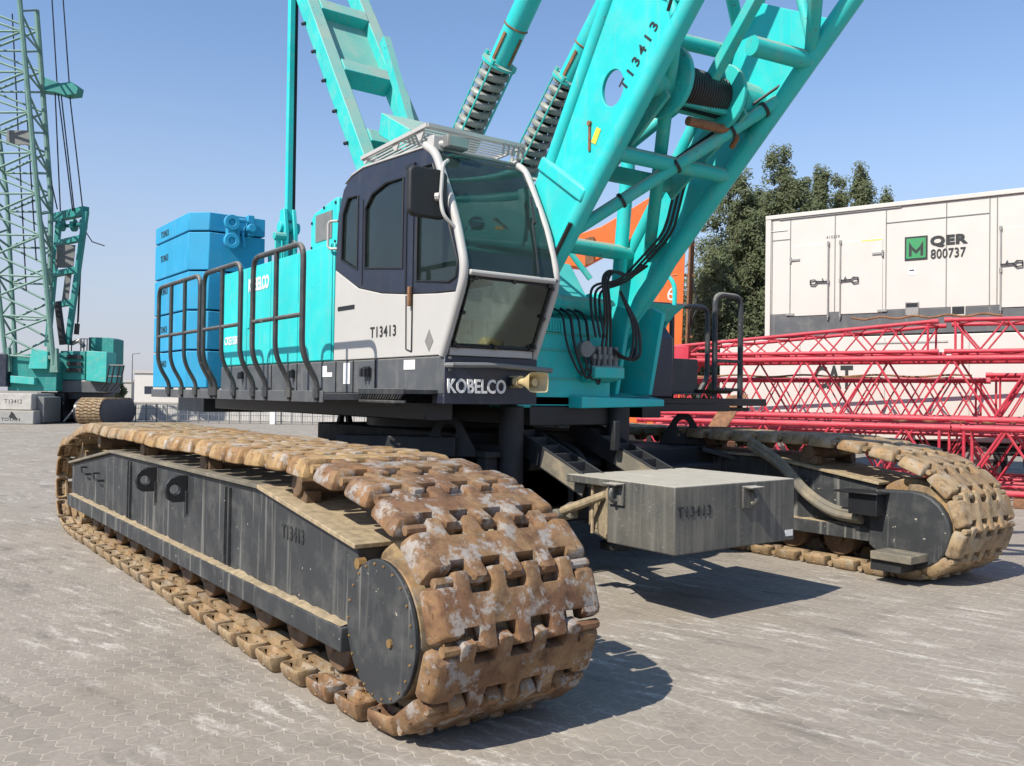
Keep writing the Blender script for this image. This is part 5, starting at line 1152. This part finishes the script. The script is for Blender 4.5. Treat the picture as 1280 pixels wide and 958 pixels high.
for s_ in (0.9, 2.7):
    b = B(); b.prism([(-3.6, 0.45)] + [(-3.3 + 0.45 * math.cos(math.radians(t)), 0.45 + 0.45 * math.sin(math.radians(t))) for t in range(195, 271, 15)] + [(0.5 + 0.45 * math.cos(math.radians(t)), 0.45 + 0.45 * math.sin(math.radians(t))) for t in range(-90, 91, 15)] + [(-3.3 + 0.45 * math.cos(math.radians(t)), 0.45 + 0.45 * math.sin(math.radians(t))) for t in range(90, 180, 15)], opt(0, s_, 0), OA, Z, OB * 0.5); b.obj('track', 'rubber', og)

# ------------------------------------------------------------------ trees
def leaf_mat(name, c0, c1):
    m, nt, b = _nodes(name)
    p = pos_out(nt); n1 = noise(nt, p, 2.0, 3); n2 = noise(nt, p, 11.0, 2)
    c = mixc(nt, ramp(nt, n1, 0.3, 0.7), c0, c1); c = mixc(nt, ramp(nt, n2, 0.5, 0.8, 0, 0.5), c, tuple(x * 1.7 for x in c1))
    nt.links.new(c, b.inputs['Base Color']); b.inputs['Roughness'].default_value = 0.6; b.inputs['Specular IOR Level'].default_value = 0.2
    out = [n for n in nt.nodes if n.type == 'OUTPUT_MATERIAL'][0]; tl = N(nt, 'ShaderNodeBsdfTranslucent'); nt.links.new(c, tl.inputs[0]); mx = N(nt, 'ShaderNodeMixShader'); mx.inputs[0].default_value = 0.48
    nt.links.new(b.outputs[0], mx.inputs[1]); nt.links.new(tl.outputs[0], mx.inputs[2]); nt.links.new(mx.outputs[0], out.inputs[0])
    return m
M['leaf'] = leaf_mat('olive_leaves', (0.12, 0.148, 0.072), (0.185, 0.205, 0.112))
M['bark'] = plain('brown_bark', (0.12, 0.09, 0.06), 0.9)
def tree(loc, h, r, label, seed, low=0.12, group='trees behind the containers', nclump=230, leaf=0.060):
    rn = random.Random(seed); loc = V(loc)
    root = empty('tree', loc, label, 'tree', group)
    b = B(); b.tube([loc, loc + V((0.1, 0.05, h * 0.3)), loc + V((-0.05, 0.1, h * 0.6)), loc + V((0.05, 0, h * 0.92))], [0.16, 0.12, 0.08, 0.02], 8)
    limbs = []
    for k in range(12):
        z = h * rn.uniform(0.2, 0.6); a = rn.uniform(0, 2 * PI); L = r * rn.uniform(0.5, 0.95); q = loc + V((math.cos(a) * L, math.sin(a) * L, z + L * 1.1))
        b.tube([loc + V((0, 0, z)), lerp(loc + V((0, 0, z)), q, 0.5) + V((0, 0, 0.1)), q], [0.06, 0.035, 0.01], 5); limbs.append(q)
    b.obj('trunk', 'bark', root)
    verts = []; faces = []
    # several upright sub-leaders make the outline uneven
    kk = 0.75 if r > 1.3 else 0.45
    leaders = [(rn.uniform(-kk, kk) * r, rn.uniform(-kk, kk) * r, rn.uniform(0.68, 0.96) if r > 1.3 else rn.uniform(0.9, 0.99)) for _ in range(6)] + [(0, 0, 1.0)] * 2
    for k in range(nclump):
        lx, ly, lh = rn.choice(leaders)
        t = rn.random() ** 0.85 * (1 - low) + low
        prof = r * (0.58 if r > 1.3 else 0.85) * (math.sin(PI * min(1, max(0, (t - low) / (1.04 - low)))) ** 0.6 * (1 - 0.3 * t) + 0.14)
        a = rn.uniform(0, 2 * PI); rr = prof * math.sqrt(rn.random())
        fx = 1 - max(0, t - 0.6) * 0.8
        c = loc + V((lx * fx + rr * math.cos(a), ly * fx + rr * math.sin(a), t * lh * h))
        cr = rn.uniform(0.20, 0.42) * (1.1 if t < 0.7 else 0.75)
        for j in range(rn.randint(80, 110)):
            d = V((rn.gauss(0, 1), rn.gauss(0, 1), rn.gauss(0, 1))).normalized() * (cr * rn.random() ** 0.4)
            p = c + V((d.x, d.y, d.z * 1.25)); s = leaf * rn.uniform(0.6, 1.25)
            n = (d.normalized() + V((rn.gauss(0, .6), rn.gauss(0, .6), rn.gauss(0, .6))) + V((0.2, -0.85, 0.85))).normalized()
            u = n.cross(V((rn.gauss(0, 1), rn.gauss(0, 1), rn.gauss(0, 1)))).normalized(); w = n.cross(u)
            i = len(verts); verts += [p - u * s, p - w * s * 0.45, p + u * s, p + w * s * 0.45]; faces.append((i, i + 1, i + 2, i + 3))
    me = bpy.data.meshes.new('crown'); me.from_pydata([v - loc for v in verts], [], faces); me.materials.append(M['leaf'])
    o = bpy.data.objects.new('crown', me); COL.objects.link(o); o.parent = root
def pixdir(px, d):   # ground point at depth d along the column px of the photograph
    return V((7.374, -6.096, 0)) + (V((-0.801, 0.598, 0)) + V((0.598, 0.801, 0)) * ((px - 640) / 1110.98)) * d
for px, d, h, r, lab, sd in ((918, 30, 9.3, 1.9, 'broad olive green tree left of the containers, its crown cut by the teal boom', 1), (972, 31, 10.4, 1.45, 'tallest olive green tree, rising behind the corner of the white container', 2),
        (1021, 34, 10.6, 0.42, 'slim tree just right of the tallest tree behind the container roof', 3), (1046, 35, 10.5, 0.46, 'second slim tree right of the tallest tree, with a rounded top', 4), (1077, 34, 10.8, 0.56, 'separate pointed tree standing over the middle of the container roof', 5),
        (1106, 36, 10.3, 0.40, 'smallest treetop, the last one to the right over the container roof', 6), (893, 29, 6.6, 1.5, 'lower tree in front of the broad tree, beside the black platform gate', 7), (862, 33, 4.7, 1.5, 'small pale bushy tree beside the orange machine', 8), (942, 33, 9.3, 1.5, 'olive tree between the broad tree and the tallest tree', 9)):
    tree(pixdir(px, d), h, r, lab, sd, low=0.03 if h < 7 else 0.08, nclump=680 if r > 1.4 else 330)

# ------------------------------------------------------------------ second crane on the left, far back
LO = V((-40.68, 3.11, 0))
def L3(a, z, bq=0.0): return LO + OA * (a - 0.5 * bq) + OB * bq + V((0, 0, z))
K = 0.0396
def LP(px, py, bq=0.0): return L3((px - 100) * K, (530 - py) * K, bq)
lc = empty('lattice_crane', L3(-1.5, 0, 1.0), 'far teal crawler crane with a tall lattice boom at the left edge of the yard', 'crane')
def lprism(b, pts, d0, d1): return b.prism([((p[0] - 100) * K, (530 - p[1]) * K) for p in pts], LO + OB * d0 - OA * 0.5 * d0, OA, Z, OB * (d1 - d0))
# boom: a four-chord lattice tapering to two foot points
ft = [(6, 452, 0.2), (66, 456, 0.2), (60, 452, 1.5), (16, 450, 1.5)]
kn = [(-22, 225, -0.6), (39, 223, -0.6), (57, 237, 1.6), (0, 237, 1.6)]
tp_ = [(-58, 0, -1.2), (14, 0, -1.2), (34, 0, 1.0), (-36, 0, 1.0)]
tt = [(2 * a[0] - c[0], a[1] - 200, a[2]) for a, c in zip(tp_, kn)]
b = B()
for i in range(4):
    b.tube([LP(*ft[i]), LP(*kn[i]), LP(*tp_[i])], 0.13 if i in (1, 2) else 0.11, 8)
bm_ = b.obj('boom', 'farteal', lc)
b = B()
def at2(i, t):
    P = [V(LP(*ft[i])), V(LP(*kn[i])), V(LP(*tp_[i]))]
    return P[0].lerp(P[1], t) if t <= 1 else P[1].lerp(P[2], t - 1)
NS = 18
for i in range(4):
    j = (i + 1) % 4
    for k in range(NS):
        t0, t1 = 0.03 + 1.97 * k / NS, 0.03 + 1.97 * (k + 1) / NS
        p, q = (at2(i, t0), at2(j, t1)) if k % 2 else (at2(j, t0), at2(i, t1)); b.cyl(p, q, 0.058, 6)
        if k % 2 == 0: b.cyl(at2(i, t0), at2(j, t0), 0.055, 6)
b.obj('lacing', 'farteal', lc)
for xx in (6, 66):
    b = B(); lprism(b, [(xx - 5, 466), (xx + 5, 466), (xx + 3, 436), (xx - 3, 436)], 0.1, 0.35); b.obj('foot_plate', 'farteal', lc)
b = B(); lprism(b, [(0, 160), (32, 160), (32, 178), (0, 178)], 0.4, 0.5); b.objs('boom_panel', 'greyplast', lc)
# mast with head sheaves
b = B()
for x0, x1, d in ((83, 103, 1.2), (56, 68, 3.2)):
    b.beam(LP(x0, 430, d), LP(x1, 258, d), 0.24, 0.28, tuple(OB))
for y in (292, 333, 375): t = (430 - y) / 172; b.beam(LP(56 + 12 * t, y, 3.2), LP(83 + 20 * t, y, 1.2), 0.3, 0.3)
b.beam(LP(62, 257, 3.2), LP(103, 257, 1.2), 0.35, 0.45); b.obj('mast', 'farteal2', lc, 0.02)
b = B()
for px in (72, 88, 100): b.cyl(LP(px - 2, 273, 1.8), LP(px + 2, 273, 1.8), 0.33, 16)
b.beam(LP(64, 272, 2.6), LP(104, 273, 1.4), 0.15, 0.15); b.obj('sheave', 'farteal2', lc)
b = B(); lprism(b, [(66, 298), (90, 298), (88, 328), (64, 328)], 2.0, 2.05); lprism(b, [(78, 335), (86, 335), (82, 372), (74, 372)], 2.0, 2.05); b.objs('mast_panel', 'greyplast', lc)
b = B(); lprism(b, [(44, 84), (66, 92), (80, 90), (90, 96), (88, 106), (72, 108), (60, 104), (40, 102)], 1.2, 1.8); b.obj('bridle_block', 'farteal2', lc, 0.02)
b = B()
for p, q in (((50, -60), (62, 88)), ((64, -60), (78, 90)), ((60, 104), (70, 256)), ((64, 104), (86, 256)), ((68, 106), (88, 256)), ((79, 106), (99, 254)), ((98, 285), (95, 410)), ((2, 0), (28, 360)), ((18, 60), (40, 320)), ((48, 180), (66, 254)), ((99, 285), (96, 400))):
    b.cyl(LP(*p, 1.5), LP(*q, 1.5), 0.035, 5)
b.cyl(LP(95, 402, 1.5), LP(94, 416, 1.5), 0.13, 8); b.tube([LP(104, 284, 1.4), LP(112, 296, 1.4), LP(128, 301, 1.4)], 0.03, 5); b.objs('pendant_rope', 'black', lc)
b = B(); b.cyl(LP(69, 376, 1.0), LP(77, 430, 1.0), 0.17, 10); b.obj('backstop', 'rubber', lc)
# upper works
b = B(); lprism(b, [(8, 490), (70, 490), (70, 452), (60, 440), (10, 446)], 0.4, 3.0); b.obj('house_front', 'farteal2', lc, 0.03)
b = B(); lprism(b, [(12, 480), (42, 482), (42, 473), (12, 471)], 0.05, 0.4); lprism(b, [(34, 462), (58, 462), (58, 440), (38, 436)], 0.1, 0.4); b.obj('winch', 'teal_dusty', lc, 0.02)
b = B(); lprism(b, [(-14, 485), (7, 485), (7, 444), (-10, 442)], 0, 1.2); b.obj('cab', 'navy', lc, 0.04)
b = B(); lprism(b, [(71, 475), (106, 475), (106, 438), (74, 438)], 1.0, 2.2); sh = b.obj('engine_house', 'farteal2', lc, 0.03)
b = B()
for z in (443, 452, 460): lprism(b, [(82, z + 5), (101, z + 5), (101, z), (82, z)], 0.9, 0.99)
b.objs('louvre', 'black', sh)
b = B(); lprism(b, [(107, 476), (133, 478), (133, 439), (107, 438)], 0.6, 1.7); b.obj('engine_box', 'teal_dusty', lc, 0.03)
b = B(); lprism(b, [(110, 478), (134, 479), (143, 479), (143, 421), (136, 419), (110, 419)], 1.8, 3.0); b.obj('counterweight', 'farteal2', lc, 0.03)
b = B(); lprism(b, [(71, 491), (136, 491), (136, 477), (71, 476)], 1.0, 2.4); b.obj('deck', 'skirt', lc, 0.02)
b = B(); lprism(b, [(50, 500), (130, 500), (130, 491), (50, 491)], 1.2, 2.6); lprism(b, [(45, 526), (80, 526), (80, 492), (45, 492)], 0.8, 2.0); lprism(b, [(66, 516), (130, 516), (130, 498), (66, 498)], 2.2, 4.0); lprism(b, [(56, 530), (110, 530), (110, 510), (56, 510)], 2.3, 3.6); b.obj('car_body', 'black', lc, 0.02)
b = B()
for x0 in (133, 139, 146, 151): b.tube([LP(x0 - 8, 488, 0.6), LP(x0, 478, 0.6), LP(x0 + 4, 456, 0.6)], 0.04, 6)
b.tube([LP(137, 456, 0.6), LP(155, 456, 0.6)], 0.04, 6); b.tube([LP(134, 470, 0.6), LP(152, 470, 0.6)], 0.03, 6)
for x0 in (84, 100, 104, 108): b.tube([LP(x0, 438, 1.2), LP(x0, 422, 1.2), LP(x0 + 4, 422, 1.2), LP(x0 + 4, 438, 1.2)], 0.03, 6)
b.objs('handrail', 'black', lc)
b = B(); b.cyl(LP(80, 528, 0.4), LP(99, 505, 0.8), 0.05, 6); b.tube([LP(88, 428, 1.4), LP(98, 424, 1.4), LP(104, 432, 1.4)], 0.12, 6); b.objs('strut', 'steel', lc)
# crawler of the far crane, seen end-on
TD = (OA * 0.05 + OB * 1.0).normalized(); TW = V((TD.y, -TD.x, 0)) * -1
t0 = L3(0.15, 0, 0.0)
def tpath(n=40, Lx=2.4, R_=0.63):
    out = []
    for k in range(n):
        s_ = k / n * (2 * Lx + 2 * PI * R_)
        if s_ < Lx: out.append((s_, 0))
        elif s_ < Lx + PI * R_: a = -PI / 2 + (s_ - Lx) / R_; out.append((Lx + R_ * math.cos(a), R_ + R_ * math.sin(a)))
        elif s_ < 2 * Lx + PI * R_: out.append((Lx - (s_ - Lx - PI * R_), 2 * R_))
        else: a = PI / 2 + (s_ - 2 * Lx - PI * R_) / R_; out.append((R_ * math.cos(a), R_ + R_ * math.sin(a)))
    return out
for off in (0.0,):
    b = B(); b.prism([(x * 0.99 + 0.05, z * 0.93 + 0.045) for x, z in tpath(60)], t0 + TW * (-1.2 - off), TD, Z, TW * 1.4); fk = b.obj('track_frame', 'navy', lc, 0.02)
    b = B(); P = tpath(56)
    for k in range(56):
        p, q = P[k], P[(k + 1) % 56]; pa = t0 + TD * p[0] + V((0, 0, p[1])); qa = t0 + TD * q[0] + V((0, 0, q[1])); nn_ = (qa - pa).normalized()
        for j in range(6):
            w0 = -1.2 - off + j * 0.20 + 0.0; sh_ = 0.06 if j % 2 else -0.06
            b.beam(pa + nn_ * (0.02 + sh_) + TW * (w0 + 0.12), qa + nn_ * (-0.02 + sh_) + TW * (w0 + 0.12), 0.19, 0.09, tuple((TW.cross(nn_))))
    b.obj('track_shoe_band', 'shoe_dry', lc)
    b = B(); b.prism([(0.3, 0.35), (2.0, 0.35), (2.0, 0.75), (0.3, 0.75)], t0 + TW * (0.205 - off), TD, Z, TW * 0.02); b.obj('frame_opening', 'black', fk)
b = B(); lprism(b, [(-60, 513), (41, 513), (41, 493), (-60, 493)], -1.6, 0.6); o = b.obj('ballast_block', 'conc', None, 0.04); tag(o, 'dusty grey ballast slab lying on top of the pale one at the left edge', 'ballast block', 'ballast slabs by the far crane')
text('T13412', LP(8, 505, -1.601), OA, Z, 0.28, 'stencil', o, 0.0)
b = B(); lprism(b, [(-60, 530), (44, 530), (44, 513.5), (-60, 513.5)], -1.8, 0.6); o = b.obj('ballast_block', 'lead', None, 0.04); tag(o, 'pale grey ballast slab with a dark bird mark, lowest at the left edge', 'ballast block', 'ballast slabs by the far crane')
text('TOTAN', LP(5, 526, -1.801), OA, Z, 0.22, 'stencil', o, 0.01, sx=1.2)
b = B(); lprism(b, [(14, 521), (24, 524), (20, 517), (17, 514.5), (16, 518)], -1.83, -1.802); b.obj('bird_mark', 'stencil', o)
b = B(); lprism(b, [(42, 530), (56, 528), (56, 497), (42, 496)], -1.2, 0.4); o = b.obj('ballast_end', 'greyplast', None, 0.03); tag(o, 'dark grey weight standing beside the end of the pale ballast slabs', 'weight')

# ------------------------------------------------------------------ far yard: fence, wall, buildings, lamp
fn = empty('wire_fence', L3(9, 0, 3), 'low wire mesh fence seen under the crane body at the back of the yard', 'fence')
b = B()
for k in range(0, 27): b.box((0, 0, 0), (0, 0, 0)) if False else b.beam(L3(3 + k * 0.55, 0, 3), L3(3 + k * 0.55, 1.0, 3), 0.05, 0.05, tuple(OA))
b.obj('post', 'greyplast', fn)
b = B()
for z in (0.15, 0.45, 0.75, 0.98): b.beam(L3(3, z, 3), L3(17.3, z, 3), 0.025, 0.025)
for k in range(0, 110): b.beam(L3(3 + k * 0.13, 0.1, 3.03), L3(3 + k * 0.13, 0.98, 3.03), 0.014, 0.014, tuple(OA))
b.obj('mesh_panel', 'greyplast', fn)
b = B(); b.hexa([L3(a, z, d) for a, z, d in ((2, 0, 7.0), (30, 0, 7.0), (30, 0, 7.4), (2, 0, 7.4), (2, 0.85, 7.1), (30, 0.85, 7.1), (30, 0.85, 7.3), (2, 0.85, 7.3))]); o = b.obj('barrier_wall', 'conc', None, 0.03); tag(o, 'pale low concrete wall behind the wire fence', 'wall')
b = B(); b.beam(L3(10.2, 0, 2.7), L3(10.2, 1.15, 2.7), 0.28, 0.28, tuple(OA)); o = b.obj('bollard', 'decal', None, 0.02); tag(o, 'white post in front of the wire fence under the crane', 'post')
def far_box(name, px0, px1, d, dd, h, mat, label, cat, win=True):
    p0 = pixdir(px0, d); p1 = pixdir(px1, d); ob = OB * dd
    root = empty(name, (p0 + p1) / 2, label, cat)
    b = B(); b.hexa([p0, p1, p1 + ob, p0 + ob] + [q + V((0, 0, h)) for q in (p0, p1, p1 + ob, p0 + ob)]); w = b.obj('wall', mat, root)
    e = (p1 - p0).normalized(); L = (p1 - p0).length
    b = B(); b.hexa([q + V((0, 0, h + 0.01)) for q in (p0 - e * .2 - OB * .2, p1 + e * .2 - OB * .2, p1 + e * .2 + ob, p0 - e * .2 + ob)] + [q + V((0, 0, h + 0.4)) for q in (p0 - e * .2 - OB * .2, p1 + e * .2 - OB * .2, p1 + e * .2 + ob, p0 - e * .2 + ob)]); b.obj('roof', 'conc', root)
    if win:
        k = 1.5
        while k < L - 2:
            for z in (1.2, 3.4):
                if z + 1.2 < h: b = B(); b.prism([(k, z), (k + 1.2, z), (k + 1.2, z + 1.1), (k, z + 1.1)], p0 - OB * 0.02, e, Z, -OB * 0.03); b.obj('window', 'navy', root)
            k += 3.0
far_box('far_building', 168, 240, 130, 10, 4.2, 'cont', 'white low building far behind the left crane', 'building')
far_box('far_shed', 60, 166, 150, 14, 3.0, 'conc', 'long pale grey shed far away on the left', 'shed', False)
for px, d, h, r, lab, sd in ((122, 95, 3.2, 1.6, 'small round bush near the far shed, left of the lamp post', 21), (139, 95, 3.4, 1.5, 'small dark bush right beside the lamp post', 22)):
    tree(pixdir(px, d), h, r, lab, sd, 0.05, 'bushes at the far edge of the yard', 90, 0.2)
b = B(); q = pixdir(165, 140); b.cyl(q, q + V((0, 0, 7.4)), 0.12, 8, 0.07); b.beam(q + V((0, 0, 7.4)), q + OA * 1.2 + V((0, 0, 7.5)), 0.12, 0.12); o = b.obj('lamp_post', 'greyplast'); tag(o, 'thin grey lamp post standing far away left of the blue counterweight', 'lamp post')
